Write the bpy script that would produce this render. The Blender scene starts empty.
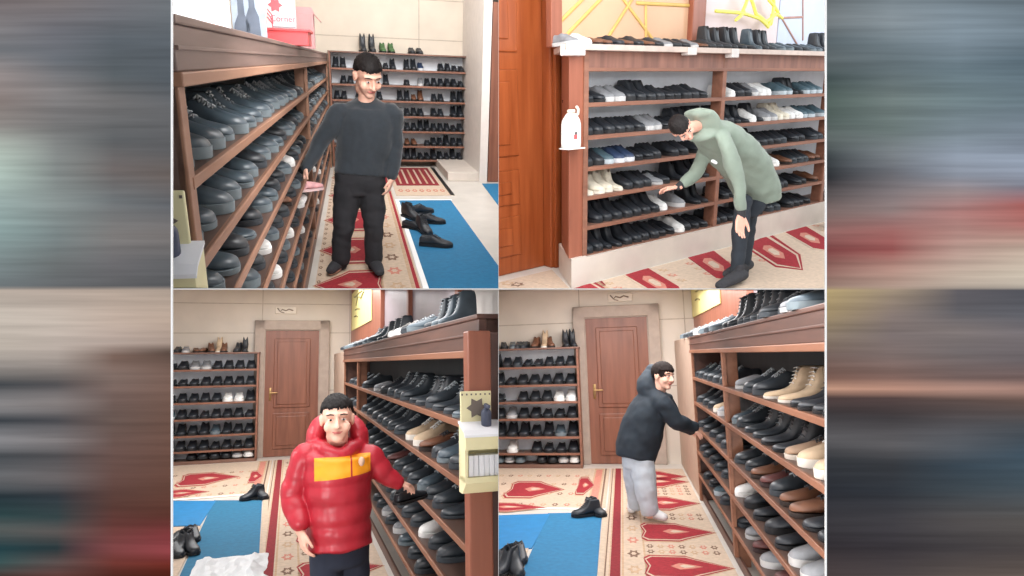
import bpy, bmesh, math, random
from mathutils import Vector, Matrix, noise
random.seed(7)
SC = bpy.context.scene
COL = SC.collection
PPX, PPY, F = 498.5, 289.0, 640.0
PHI = math.radians(6.5)
CAM = Vector((0, 0, 2.4))
CR, CU, CF = Vector((1,0,0)), Vector((0, math.sin(PHI), math.cos(PHI))), Vector((0, math.cos(PHI), -math.sin(PHI)))
def c2w(v): return CR*v[0] - CU*v[1] + CF*v[2]

# ------------------------------------------------------------------ rooms
class Room:
    """A place with its own upright: X along the back wall, Y into the depth, Z up; the eye stands at (0,0,h)."""
    def __init__(s, xc, yh, slope, h, depth_x=None, right_vp=None):
        c = (yh-PPY) - slope*(xc-PPX)
        s.n = Vector((slope, -1, c/F)).normalized()
        if depth_x is not None:
            d = Vector((depth_x-PPX, yh+slope*(depth_x-xc)-PPY, F)).normalized()
            s.d = (d - s.n*d.dot(s.n)).normalized(); s.r = s.d.cross(s.n)
        else:
            r = Vector((right_vp[0]-PPX, right_vp[1]-PPY, F)); s.r = (r - s.n*r.dot(s.n)).normalized()
            s.d = s.n.cross(s.r)
        s.h = h
        R, D, N = c2w(s.r), c2w(s.d), c2w(s.n)
        o = CAM - N*h
        s.M = Matrix(((R.x,D.x,N.x,o.x),(R.y,D.y,N.y,o.y),(R.z,D.z,N.z,o.z),(0,0,0,1)))
    def ray(s, px, py):
        v = Vector((px-PPX, py-PPY, F)); return Vector((v.dot(s.r), v.dot(s.d), v.dot(s.n)))
    def _at(s, px, py, i, val):
        q = s.ray(px, py); o = Vector((0,0,s.h)); t = (val-o[i])/q[i]; return o + q*t
    def floor(s, px, py, z=0.0): return s._at(px, py, 2, z)
    def atX(s, px, py, X): return s._at(px, py, 0, X)
    def atY(s, px, py, Y): return s._at(px, py, 1, Y)
    def proj(s, P):
        q = Vector(P) - Vector((0,0,s.h)); v = s.r*q.x + s.d*q.y + s.n*q.z
        return (PPX + F*v.x/v.z, PPY + F*v.y/v.z, v.z)
    def Yfor(s, px, X, z):
        lo, hi = 0.8, 14.0
        f = lambda Y: s.proj((X,Y,z))[0]-px
        sg = f(lo) > 0
        for _ in range(50):
            m = (lo+hi)/2
            if (f(m) > 0) == sg: lo = m
            else: hi = m
        return lo
    def Xfor(s, px, Y, z):
        lo, hi = -12.0, 16.0
        for _ in range(60):
            m = (lo+hi)/2
            if s.proj((m,Y,z))[0] < px: lo = m
            else: hi = m
        return lo
TL = Room(335, 59, 0.04, 1.75, depth_x=351)
TR = Room(1396, 70, -0.03, 1.55, right_vp=(1396,70))
BL = Room(290, 364, -0.015, 1.5, depth_x=290)
BR = Room(622, 354, -0.03, 1.5, depth_x=622)
OWN = {}          # root object name -> room

# ------------------------------------------------------------------ materials
def lin(c):
    return tuple((x/255/12.92 if x/255 <= 0.04045 else ((x/255+0.055)/1.055)**2.4) for x in c) + (1.0,)
MATS = {}
def mat(name, col, rough=0.6, var=0.12, scale=9.0, bump=0.0, kind='noise', col2=None, sheen=0.0, stretch=(1,1,1), metal=0.0, spec=0.5, emit=0.0):
    if name in MATS: return MATS[name]
    m = bpy.data.materials.new(name); m.use_nodes = True
    nt = m.node_tree; N = nt.nodes; L = nt.links
    b = N['Principled BSDF']; b.inputs['Roughness'].default_value = rough; b.inputs['Metallic'].default_value = metal
    b.inputs['Specular IOR Level'].default_value = spec
    if sheen: b.inputs['Sheen Weight'].default_value = sheen
    tc = N.new('ShaderNodeTexCoord'); mp = N.new('ShaderNodeMapping'); mp.inputs['Scale'].default_value = stretch
    L.new(tc.outputs['Object'], mp.inputs['Vector'])
    c1 = lin(col); c2 = lin(col2) if col2 else tuple(min(1, x*(1-var)) for x in c1[:3])+(1,)
    c3 = c1 if col2 else tuple(min(1, x*(1+var)) for x in c1[:3])+(1,)
    if kind == 'wave':
        t = N.new('ShaderNodeTexWave'); t.inputs['Scale'].default_value = scale; t.inputs['Distortion'].default_value = 6; t.inputs['Detail'].default_value = 3
        t.inputs['Detail Scale'].default_value = 1.5
    elif kind == 'voronoi':
        t = N.new('ShaderNodeTexVoronoi'); t.inputs['Scale'].default_value = scale
    else:
        t = N.new('ShaderNodeTexNoise'); t.inputs['Scale'].default_value = scale; t.inputs['Detail'].default_value = 5
    L.new(mp.outputs['Vector'], t.inputs['Vector'])
    rp = N.new('ShaderNodeValToRGB'); rp.color_ramp.elements[0].color = c2; rp.color_ramp.elements[1].color = c3
    rp.color_ramp.elements[0].position = 0.3; rp.color_ramp.elements[1].position = 0.7
    L.new(t.outputs['Distance' if kind == 'voronoi' else 'Fac'], rp.inputs['Fac']); L.new(rp.outputs['Color'], b.inputs['Base Color'])
    if emit:
        L.new(rp.outputs['Color'], b.inputs['Emission Color']); b.inputs['Emission Strength'].default_value = emit
    if bump:
        bp = N.new('ShaderNodeBump'); bp.inputs['Strength'].default_value = bump; bp.inputs['Distance'].default_value = 0.01
        L.new(t.outputs['Distance' if kind == 'voronoi' else 'Fac'], bp.inputs['Height']); L.new(bp.outputs['Normal'], b.inputs['Normal'])
    MATS[name] = m
    return m
def wood(name, c, c2, axis='x', rough=0.45):
    st = {'x': (0.6,7,7), 'y': (7,0.6,7), 'z': (7,7,0.6)}[axis]
    return mat(name, c, rough, kind='noise', scale=2.2, col2=c2, stretch=st, bump=0.05)

# ------------------------------------------------------------------ mesh helpers
def bm_new(): return bmesh.new()
def box(bm, x0, x1, y0, y1, z0, z1, mi=0, bev=0.0):
    x0, x1 = min(x0,x1), max(x0,x1); y0, y1 = min(y0,y1), max(y0,y1); z0, z1 = min(z0,z1), max(z0,z1)
    vs = [bm.verts.new(p) for p in ((x0,y0,z0),(x1,y0,z0),(x1,y1,z0),(x0,y1,z0),(x0,y0,z1),(x1,y0,z1),(x1,y1,z1),(x0,y1,z1))]
    fs = [bm.faces.new([vs[i] for i in q]) for q in ((3,2,1,0),(4,5,6,7),(0,1,5,4),(1,2,6,5),(2,3,7,6),(3,0,4,7))]
    for f in fs: f.material_index = mi
    if bev > 0:
        es = list({e for f in fs for e in f.edges})
        r = bmesh.ops.bevel(bm, geom=es, offset=bev, segments=2, profile=0.5, affect='EDGES')
        for f in r['faces']: f.material_index = mi
    return fs
def prism(bm, pts, z0, z1, mi=0):
    """flat outline pts (x,y) raised from z0 to z1"""
    a = [bm.verts.new((p[0],p[1],z0)) for p in pts]; b = [bm.verts.new((p[0],p[1],z1)) for p in pts]
    n = len(pts)
    area = sum(pts[i][0]*pts[(i+1)%n][1]-pts[(i+1)%n][0]*pts[i][1] for i in range(n))
    if area < 0: a.reverse(); b.reverse()
    f = [bm.faces.new(b), bm.faces.new(a[::-1])]
    for i in range(n): f.append(bm.faces.new((a[i], a[(i+1)%n], b[(i+1)%n], b[i])))
    for q in f: q.material_index = mi
def tube(bm, pts, ra, rb=None, n=14, view=Vector((0,1,0)), quilt=0.0, qamp=0.06, sub=0, mi=0, cap=True):
    """closed tapering tube through pts; ra in the plane across the view, rb along it"""
    pts = [Vector(p) for p in pts]; rb = rb or ra
    if not isinstance(ra, (list,tuple)): ra = [ra]*len(pts)
    if not isinstance(rb, (list,tuple)): rb = [rb]*len(pts)
    if sub:
        P, A, B = [], [], []
        def cr(p0,p1,p2,p3,t): return 0.5*((2*p1)+(p2-p0)*t+(2*p0-5*p1+4*p2-p3)*t*t+(3*p1-p0-3*p2+p3)*t*t*t)
        m = len(pts)
        for i in range(m-1):
            g = lambda arr: (arr[max(i-1,0)], arr[i], arr[i+1], arr[min(i+2,m-1)])
            for k in range(sub):
                t = k/sub; P.append(cr(*g(pts),t)); A.append(max(1e-4,cr(*g(ra),t))); B.append(max(1e-4,cr(*g(rb),t)))
        P.append(pts[-1]); A.append(ra[-1]); B.append(rb[-1]); pts, ra, rb = P, A, B
    m = len(pts)
    T = [(pts[min(i+1,m-1)]-pts[max(i-1,0)]).normalized() for i in range(m)]
    dist = [0.0]
    for i in range(1,m): dist.append(dist[-1]+(pts[i]-pts[i-1]).length)
    rings = []
    seq = []
    if cap:
        for k in (0.95, 0.7, 0.38): seq.append((0, -k, math.sqrt(1-k*k)))
    for i in range(m): seq.append((i, 0, 1))
    if cap:
        for k in (0.38, 0.7, 0.95): seq.append((m-1, k, math.sqrt(1-k*k)))
    prev = None
    for (i, k, sc) in seq:
        t = T[i]
        nn = t.cross(view)
        if nn.length < 0.2: nn = t.cross(Vector((0,0,1))) if abs(t.z) < 0.9 else t.cross(Vector((1,0,0)))
        nn.normalize()
        if prev is not None and nn.dot(prev) < 0: nn = -nn
        prev = nn
        b = nn.cross(t).normalized()
        q = 1+qamp*(abs(math.sin(math.pi*dist[i]/quilt))-0.5) if quilt and k == 0 else 1
        c = pts[i] + t*(k*min(ra[i],rb[i],.05 if max(ra[i],rb[i]) < .075 else .018))
        rings.append([bm.verts.new(c + nn*(ra[i]*sc*q*math.cos(2*math.pi*j/n)) + b*(rb[i]*sc*q*math.sin(2*math.pi*j/n))) for j in range(n)])
    fs = []
    for a, b in zip(rings, rings[1:]):
        for j in range(n): fs.append(bm.faces.new((a[j], a[(j+1)%n], b[(j+1)%n], b[j])))
    fs.append(bm.faces.new(rings[0][::-1])); fs.append(bm.faces.new(rings[-1]))
    for f in fs: f.material_index = mi
    return fs
def ball(bm, c, r, mi=0, M=None, seg=16):
    c = Vector(c); r = Vector(r) if hasattr(r,'__len__') else Vector((r,r,r))
    X = Matrix.Translation(c) @ Matrix.Diagonal((r.x,r.y,r.z,1))
    if M is not None: X = M @ X
    o = bmesh.ops.create_uvsphere(bm, u_segments=seg, v_segments=max(6,seg*2//3), radius=1.0, matrix=X)
    for v in o['verts']:
        for f in v.link_faces: f.material_index = mi
    return o['verts']
def finish(bm, name, mats, smooth=False, flat_angle=None):
    bmesh.ops.recalc_face_normals(bm, faces=bm.faces[:])
    me = bpy.data.meshes.new(name); bm.to_mesh(me); bm.free()
    for m in (mats if isinstance(mats,(list,tuple)) else [mats]): me.materials.append(m)
    if smooth:
        for p in me.polygons: p.use_smooth = True
        if flat_angle is not None:
            try: me.set_sharp_from_angle(angle=math.radians(flat_angle))
            except Exception: pass
    return me
def link(name, me, room=None, parent=None, local=None):
    o = bpy.data.objects.new(name, me); COL.objects.link(o)
    if parent is not None:
        o.parent = parent
        if local is not None: o.matrix_basis = local
    else:
        o.matrix_world = (room.M if room else Matrix.Identity(4)) @ (local if local is not None else Matrix.Identity(4))
        if room: OWN[o.name] = room
    return o
def obj(name, bm, mats, room=None, parent=None, local=None, smooth=False, flat_angle=None):
    return link(name, finish(bm, name, mats, smooth, flat_angle), room, parent, local)
def tag(o, label, cat, group=None):
    o['label'] = label; o['category'] = cat
    if group: o['group'] = group
    return o
def struct(name, bm, mats, room=None, parent=None, smooth=False):
    o = obj(name, bm, mats, room, parent, smooth=smooth)
    o['kind'] = 'structure'
    return o
def thing(name, label, cat, room, base=(0,0,0), group=None, rotz=0.0):
    L = Matrix.Translation(Vector(base)) @ Matrix.Rotation(rotz, 4, 'Z')
    o = link(name, None, room, None, L); o.empty_display_size = 0.1
    return tag(o, label, cat, group)
def rel(root_base):      # parts written in room coordinates under a thing standing at root_base
    return Matrix.Translation(-Vector(root_base))
def solid(bm, voxel, smooth=2, wrinkle=0.0, wscale=9.0, seed=0, wstretch=(1,1,1)):
    """one continuous skin around all the closed shapes in bm"""
    bmesh.ops.recalc_face_normals(bm, faces=bm.faces[:])
    me = bpy.data.meshes.new('t'); bm.to_mesh(me); bm.free()
    o = bpy.data.objects.new('t', me); COL.objects.link(o)
    md = o.modifiers.new('r', 'REMESH'); md.mode = 'VOXEL'; md.voxel_size = voxel; md.adaptivity = 0
    dg = bpy.context.evaluated_depsgraph_get(); dg.update()
    m2 = bpy.data.meshes.new_from_object(o.evaluated_get(dg))
    bpy.data.objects.remove(o); bpy.data.meshes.remove(me)
    b = bmesh.new(); b.from_mesh(m2); bpy.data.meshes.remove(m2)
    for _ in range(smooth): bmesh.ops.smooth_vert(b, verts=b.verts[:], factor=0.5, use_axis_x=True, use_axis_y=True, use_axis_z=True)
    if wrinkle:
        b.normal_update()
        off = Vector((seed*3.1, seed*1.7, 0))
        mv = []
        for v in b.verts:
            p = Vector((v.co.x*wstretch[0], v.co.y*wstretch[1], v.co.z*wstretch[2]))*wscale + off
            mv.append(v.normal*(wrinkle*(noise.noise(p)+0.5*noise.noise(p*2.3))))
        for v, d in zip(b.verts, mv): v.co += d
    return b

# ------------------------------------------------------------------ palette
M_wall   = mat('plaster tile beige', (206,194,178), 0.6, var=0.06, scale=2.5)
M_wallB  = mat('plaster tile warm', (208,197,184), 0.6, var=0.06, scale=2.5)
M_joint  = mat('tile joint', (176,163,148), 0.7)
M_slab   = mat('white painted board', (222,218,216), 0.6, var=0.02)
M_white  = mat('white trim paint', (252,252,252), 0.5, var=0.0)
M_rack   = wood('rack wood greyish', (126,102,94), (98,78,72), 'y')
M_rackD  = wood('rack wood dark', (102,68,56), (74,48,40), 'y')
M_edgeD  = wood('rack edge brown', (152,102,76), (122,78,56), 'y')
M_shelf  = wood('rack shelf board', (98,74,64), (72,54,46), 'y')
M_rackx  = wood('rack wood greyish cross', (132,98,84), (104,74,62), 'x')
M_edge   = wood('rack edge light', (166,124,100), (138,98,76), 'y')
M_edgex  = wood('rack edge light cross', (146,100,80), (118,78,62), 'x')
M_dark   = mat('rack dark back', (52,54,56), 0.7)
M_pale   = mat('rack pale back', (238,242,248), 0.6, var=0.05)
M_door   = wood('door wood red brown', (140,90,70), (114,70,54), 'z', 0.4)
M_doorO  = wood('door wood orange', (160,84,44), (132,62,26), 'z', 0.4)
M_pilas  = wood('pilaster wood', (156,94,72), (130,74,54), 'z', 0.4)
M_pilasB = wood('pilaster wood dull', (150,104,88), (112,76,64), 'z', 0.4)
M_frame  = mat('door frame stone', (166,150,138), 0.6, var=0.1)
M_marble = mat('marble floor', (206,200,192), 0.35, var=0.08, scale=3)
M_plinth = mat('plinth stone', (206,196,186), 0.5, var=0.06, scale=5)
M_blue   = mat('blue mat', (26,112,156), 0.75, var=0.1, scale=22, bump=0.15)
M_blueL  = mat('blue mat light', (20,120,176), 0.6, var=0.08, scale=12)
M_blueD  = mat('blue mat weathered', (26,106,142), 0.8, var=0.12, scale=26, bump=0.15)
M_cream  = mat('rug cream', (196,173,150), 0.95, var=0.12, scale=30, bump=0.2, sheen=0.2)
M_tan    = mat('rug tan', (190,160,132), 0.95, var=0.14, scale=30, bump=0.2)
M_red    = mat('rug red', (152,36,46), 0.95, var=0.18, scale=40, bump=0.2)
M_wine   = mat('rug wine', (132,34,42), 0.95, var=0.15, scale=40, bump=0.2)
M_brown  = mat('rug brown', (120,92,76), 0.95, var=0.15, scale=40)
M_rose   = mat('rug rose', (196,128,112), 0.95, var=0.15, scale=40)
M_black  = mat('black', (26,27,30), 0.5)
M_skin   = mat('skin', (236,186,164), 0.5, var=0.06, scale=20)
M_skinD  = mat('skin ruddy', (220,164,144), 0.5, var=0.06, scale=20)
M_lip    = mat('lip', (186,104,98), 0.5)
M_eye    = mat('eye white', (206,196,190), 0.3, var=0.0)
M_iris   = mat('iris', (40,26,20), 0.25)
M_hair   = mat('hair', (26,22,22), 0.6, spec=0.2, var=0.5, scale=60, stretch=(3,3,0.6), bump=0.3)
# ------------------------------------------------------------------ the surround: two blurred side panels, white edges, dividing boards
FR = 1.25
def camM(): 
    R, U, Fv = CR, CU, CF
    return Matrix(((R.x,Fv.x,U.x,CAM.x),(R.y,Fv.y,U.y,CAM.y),(R.z,Fv.z,U.z,CAM.z),(0,0,0,1)))
CM = camM()       # X right, Y forward, Z up of the panel wall
def fx(px, z=FR): return (px-PPX)*z/F
def fz(py, z=FR): return -(py-PPY)*z/F
def blur_mat(name, cols, x0, x1, z0, z1):
    """a printed panel of soft horizontal bands: one colour ramp per column, mixed across"""
    m = bpy.data.materials.new(name); m.use_nodes = True; nt = m.node_tree; N = nt.nodes; L = nt.links
    b = N['Principled BSDF']; b.inputs['Roughness'].default_value = 0.9; b.inputs['Specular IOR Level'].default_value = 0.0
    tc = N.new('ShaderNodeTexCoord'); sp = N.new('ShaderNodeSeparateXYZ'); L.new(tc.outputs['Object'], sp.inputs[0])
    def rng(out, a, c):
        r = N.new('ShaderNodeMapRange'); r.inputs['From Min'].default_value = a; r.inputs['From Max'].default_value = c
        r.clamp = True; L.new(out, r.inputs['Value']); return r.outputs['Result']
    v = rng(sp.outputs['Z'], z1, z0)
    nz = N.new('ShaderNodeTexNoise'); nz.inputs['Scale'].default_value = 1.0; nz.inputs['Detail'].default_value = 4
    mp = N.new('ShaderNodeMapping'); mp.inputs['Scale'].default_value = (3, 1, 90); L.new(tc.outputs['Object'], mp.inputs['Vector']); L.new(mp.outputs['Vector'], nz.inputs['Vector'])
    outs = []
    for stops in cols:
        rp = N.new('ShaderNodeValToRGB'); cr = rp.color_ramp; cr.interpolation = 'LINEAR'
        stops = sorted(stops)
        while len(cr.elements) < len(stops): cr.elements.new(0.5)
        for e, (p, c) in zip(cr.elements, stops): e.position = p/576; e.color = lin(c)
        L.new(v, rp.inputs['Fac']); outs.append(rp.outputs['Color'])
    n = len(outs); cur = outs[0]; w = (x1-x0)/(n-1)
    for i in range(1, n):
        f = rng(sp.outputs['X'], x0+(i-1)*w, x0+i*w)
        mx = N.new('ShaderNodeMix'); mx.data_type = 'RGBA'; L.new(f, mx.inputs['Factor']); L.new(cur, mx.inputs['A']); L.new(outs[i], mx.inputs['B']); cur = mx.outputs['Result']
    mr = N.new('ShaderNodeMapRange'); mr.inputs['To Min'].default_value = 0.90; mr.inputs['To Max'].default_value = 1.18; mr.inputs['From Min'].default_value = 0.3; mr.inputs['From Max'].default_value = 0.7
    L.new(nz.outputs['Fac'], mr.inputs['Value'])
    hs = N.new('ShaderNodeHueSaturation'); L.new(mr.outputs['Result'], hs.inputs['Value']); L.new(cur, hs.inputs['Color'])
    L.new(hs.outputs['Color'], b.inputs['Base Color'])
    return m
LP = [
 [(0,(118,108,108)),(28,(132,128,130)),(50,(110,112,116)),(75,(150,140,138)),(100,(136,124,120)),(125,(140,134,130)),(150,(172,182,172)),(172,(178,194,184)),(200,(150,166,162)),(230,(140,160,158)),(260,(126,138,138)),(287,(104,110,112)),(290,(178,164,152)),(315,(196,184,172)),(345,(190,178,166)),(366,(150,142,136)),(384,(62,66,70)),(405,(142,138,138)),(420,(58,64,70)),(440,(140,138,140)),(456,(70,74,78)),(478,(104,104,106)),(496,(42,54,60)),(515,(48,70,72)),(530,(84,88,86)),(548,(36,64,70)),(562,(60,84,84)),(576,(72,58,54))],
 [(0,(124,116,116)),(30,(112,112,118)),(60,(104,108,114)),(90,(132,128,128)),(120,(116,114,114)),(160,(132,136,134)),(200,(134,142,140)),(235,(122,132,132)),(262,(108,112,112)),(287,(100,102,104)),(290,(180,164,152)),(320,(194,180,168)),(348,(186,172,162)),(368,(144,134,128)),(384,(78,76,78)),(404,(138,130,128)),(420,(72,72,76)),(440,(130,124,124)),(456,(80,78,80)),(478,(104,98,98)),(496,(50,56,62)),(518,(56,70,72)),(532,(88,82,80)),(548,(42,58,62)),(562,(88,76,74)),(576,(96,62,58))],
 [(0,(116,114,118)),(40,(92,98,104)),(75,(88,94,98)),(100,(112,110,110)),(140,(96,98,100)),(170,(112,104,102)),(200,(108,112,114)),(235,(128,124,122)),(262,(104,102,104)),(287,(98,98,100)),(290,(182,164,150)),(320,(192,172,158)),(342,(178,160,150)),(356,(120,96,86)),(375,(132,112,104)),(395,(112,92,86)),(420,(104,86,80)),(450,(108,84,78)),(480,(98,72,66)),(505,(86,58,52)),(528,(104,60,56)),(548,(128,70,70)),(562,(112,56,50)),(576,(78,40,32))],
 [(0,(112,116,120)),(40,(92,98,104)),(80,(84,90,96)),(110,(104,104,106)),(150,(92,92,94)),(175,(108,98,94)),(205,(96,98,102)),(235,(124,118,116)),(262,(96,96,98)),(287,(92,92,94)),(290,(178,160,146)),(320,(186,164,148)),(342,(168,148,136)),(352,(92,74,66)),(375,(122,96,86)),(400,(112,86,76)),(430,(108,80,70)),(460,(106,76,66)),(490,(98,66,56)),(515,(92,54,46)),(535,(124,56,58)),(550,(150,70,74)),(564,(108,44,36)),(576,(78,34,24))],
]
RP_ = [
 [(0,(104,110,112)),(20,(118,124,126)),(40,(88,98,102)),(58,(98,106,108)),(78,(70,82,82)),(100,(84,98,92)),(120,(80,92,88)),(138,(96,104,102)),(155,(60,66,68)),(178,(42,44,48)),(196,(92,84,84)),(215,(124,104,100)),(232,(144,100,96)),(250,(122,66,66)),(270,(146,106,98)),(287,(150,124,112)),(290,(182,160,116)),(312,(158,138,104)),(335,(136,120,104)),(355,(112,94,88)),(378,(120,90,80)),(389,(190,146,124)),(397,(80,64,62)),(415,(62,58,60)),(440,(92,90,92)),(460,(52,54,58)),(490,(44,46,52)),(520,(60,58,62)),(545,(50,46,50)),(576,(76,66,66))],
 [(0,(118,128,134)),(20,(140,150,156)),(45,(108,120,126)),(70,(98,110,114)),(100,(112,124,122)),(130,(104,116,114)),(152,(126,132,136)),(170,(106,108,114)),(190,(120,112,114)),(210,(140,122,120)),(232,(160,104,100)),(250,(148,84,82)),(268,(180,140,128)),(287,(176,150,136)),(290,(156,138,118)),(315,(128,114,108)),(335,(124,112,110)),(355,(124,108,104)),(378,(126,98,90)),(389,(186,142,124)),(398,(84,68,66)),(418,(64,60,62)),(445,(96,94,96)),(462,(56,58,62)),(490,(48,52,58)),(520,(66,64,68)),(548,(56,52,56)),(576,(80,72,72))],
 [(0,(112,124,132)),(20,(134,148,158)),(45,(122,136,146)),(70,(104,120,128)),(100,(112,128,132)),(135,(124,136,144)),(155,(148,158,172)),(175,(142,148,160)),(192,(150,134,134)),(212,(168,120,116)),(235,(176,136,128)),(255,(186,156,144)),(275,(196,176,160)),(287,(186,170,156)),(290,(96,92,96)),(312,(96,94,98)),(330,(126,116,114)),(352,(112,104,104)),(378,(116,96,92)),(389,(176,138,124)),(400,(92,76,72)),(420,(78,74,76)),(445,(88,92,98)),(465,(56,68,78)),(490,(60,68,74)),(520,(80,76,76)),(548,(66,62,64)),(576,(92,82,78))],
 [(0,(104,116,124)),(30,(120,134,144)),(60,(92,108,118)),(100,(108,124,132)),(140,(122,132,144)),(165,(152,162,178)),(185,(128,130,142)),(205,(164,96,92)),(225,(176,116,110)),(250,(190,168,152)),(275,(204,190,172)),(287,(188,176,162)),(290,(84,84,90)),(315,(96,96,102)),(335,(120,112,114)),(360,(104,96,98)),(380,(118,96,92)),(389,(168,132,120)),(402,(100,82,76)),(425,(74,76,80)),(455,(64,80,92)),(485,(66,78,86)),(520,(86,82,80)),(550,(72,66,66)),(576,(98,86,80))],
]
def panel(name, px0, px1, cols):
    bm = bm_new(); box(bm, fx(px0), fx(px1), FR, FR+0.0025, fz(1200), fz(-640))
    o = obj(name, bm, blur_mat(name+' print', cols, fx(max(px0,0)), fx(min(px1,1024)), fz(576), fz(0)))
    o.matrix_world = CM; o['kind'] = 'structure'
panel('wall_left', -700, 171.0, LP)
panel('wall_right', 826.6, 1740, RP_)
for n_, a, b in (('trim_1', 171.0, 172.6), ('trim_2', 825.2, 826.6)):
    bm = bm_new(); box(bm, fx(a), fx(b), FR-0.001, FR+0.0025, fz(600), fz(-24))
    o = obj(n_, bm, M_white); o.matrix_world = CM; o['kind'] = 'structure'
# the board between the upper and the lower places, the thin board between left and right
bm = bm_new(); box(bm, -6.8, 6.8, FR+.003, 13.0, -0.0011, 0.0011)
o = obj('trim_3', bm, M_slab); o.matrix_world = CM; o['kind'] = 'structure'
for n_, za, zb in (('trim_4', 0.0014, 6.0), ('trim_5', -6.0, -0.0014)):
    bm = bm_new(); box(bm, -0.0003, 0.0003, FR+.003, 13.0, za, zb)
    o = obj(n_, bm, M_slab); o.matrix_world = CM; o['kind'] = 'structure'

# ------------------------------------------------------------------ shoes
def shoe_rings(kind):
    # t along heel(0)..toe(1); w half width; h height; opening flag
    if kind in ('sneaker','runner'):
        L, R = .285, [(0,.016,.050,0),(.02,.029,.082,0),(.08,.035,.092,1),(.2,.037,.084,1),(.32,.038,.086,1),(.40,.039,.098,1),(.44,.040,.098,0),(.55,.043,.080,0),(.68,.047,.064,0),(.80,.047,.054,0),(.90,.040,.048,0),(.97,.026,.040,0),(1,.010,.028,0)]
    elif kind == 'low_shoe':
        L, R = .29, [(0,.015,.045,0),(.02,.027,.070,0),(.08,.033,.078,1),(.2,.034,.068,1),(.32,.035,.066,1),(.42,.036,.072,1),(.46,.037,.072,0),(.57,.042,.060,0),(.70,.046,.050,0),(.82,.044,.044,0),(.91,.036,.040,0),(.97,.024,.036,0),(1,.010,.026,0)]
    elif kind == 'ankle_boot':
        L, R = .285, [(0,.018,.09,0),(.02,.030,.145,0),(.07,.037,.152,1),(.18,.041,.148,1),(.30,.042,.150,1),(.40,.040,.152,1),(.44,.040,.146,0),(.50,.041,.112,0),(.60,.044,.082,0),(.72,.048,.066,0),(.84,.047,.058,0),(.93,.038,.052,0),(.98,.024,.044,0),(1,.010,.03,0)]
    elif kind == 'boot':
        L, R = .29, [(0,.020,.12,0),(.02,.034,.255,0),(.07,.043,.272,1),(.18,.048,.268,1),(.30,.048,.270,1),(.41,.044,.272,1),(.45,.042,.262,0),(.50,.042,.16,0),(.58,.044,.092,0),(.72,.048,.068,0),(.84,.047,.060,0),(.93,.038,.052,0),(.98,.024,.044,0),(1,.010,.03,0)]
    else:  # slipper
        L, R = .27, [(0,.018,.022,0),(.03,.032,.024,0),(.12,.036,.025,0),(.25,.037,.026,0),(.40,.040,.028,0),(.43,.042,.052,1),(.48,.044,.068,1),(.52,.045,.068,0),(.66,.047,.060,0),(.80,.046,.050,0),(.91,.038,.044,0),(.97,.026,.038,0),(1,.010,.028,0)]
    return L, R
def upper_bm(kind):
    L, R = shoe_rings(kind); bm = bm_new(); rings = []
    zs = 0.016
    for (t, w, h, op) in R:
        y = L/2 - t*L
        top = h
        if op: P = [(-w*.92,zs),(-w,zs+(top-zs)*.35),(-w*.9,zs+(top-zs)*.75),(-w*.72,top),(-w*.58,top-.004),(-w*.5,zs+.022),(w*.5,zs+.022),(w*.58,top-.004),(w*.72,top),(w*.9,zs+(top-zs)*.75),(w,zs+(top-zs)*.35),(w*.92,zs)]
        else:  P = [(-w*.92,zs),(-w,zs+(top-zs)*.3),(-w*.93,zs+(top-zs)*.62),(-w*.72,zs+(top-zs)*.86),(-w*.42,zs+(top-zs)*.97),(-w*.15,top),(w*.15,top),(w*.42,zs+(top-zs)*.97),(w*.72,zs+(top-zs)*.86),(w*.93,zs+(top-zs)*.62),(w,zs+(top-zs)*.3),(w*.92,zs)]
        rings.append([bm.verts.new((x, y, z)) for x, z in P])
    for a, b in zip(rings, rings[1:]):
        for j in range(11): bm.faces.new((a[j], a[j+1], b[j+1], b[j]))
        bm.faces.new((a[11], a[0], b[0], b[11]))
    bm.faces.new(rings[0]); bm.faces.new(rings[-1][::-1])
    return bm
def sole_into(bm, kind, mi=0):
    L, R = shoe_rings(kind); hh = .02 if kind in ('sneaker','boot','ankle_boot') else (.026 if kind == 'runner' else .016)
    lo, hi = [], []
    for (t, w, h, op) in R: lo.append((w*1.0+.001, L/2-t*L)); hi.append((w*1.06+.002, L/2-t*L*1.005+.0007))
    A = [(-w, y) for w, y in lo] + [(w, y) for w, y in lo[::-1]]; B = [(-w, y) for w, y in hi] + [(w, y) for w, y in hi[::-1]]
    va = [bm.verts.new((x,y,0)) for x,y in A]; vb = [bm.verts.new((x,y,hh)) for x,y in B]
    n = len(va); fs = [bm.faces.new(va[::-1]), bm.faces.new(vb)]
    for i in range(n): fs.append(bm.faces.new((va[i], va[(i+1)%n], vb[(i+1)%n], vb[i])))
    if kind in ('low_shoe','ankle_boot','boot'):   # heel block step
        pass
    for f in fs: f.material_index = mi
def lace_bm(kind):
    L, R = shoe_rings(kind); bm = bm_new()
    base = {'sneaker': [(.46,.098),(.51,.09),(.56,.08),(.61,.074)], 'runner': [(.46,.098),(.51,.09),(.56,.08),(.61,.074)], 'low_shoe': [(.48,.072),(.53,.066),(.57,.061)],
            'ankle_boot': [(.45,.146),(.475,.132),(.5,.113),(.55,.098),(.6,.084)], 'boot': [(.455,.25),(.47,.22),(.485,.19),(.5,.163),(.54,.126)], 'slipper': []}[kind]
    for t, z in base:
        y = L/2-t*L
        tube(bm, [(-.022,y+.004,z-.004),(0,y,z+.003),(.022,y-.004,z-.004)], .0035, n=6)
        tube(bm, [(.022,y+.006,z-.004),(0,y,z+.004),(-.022,y-.008,z-.005)], .003, n=6)
    return bm
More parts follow.
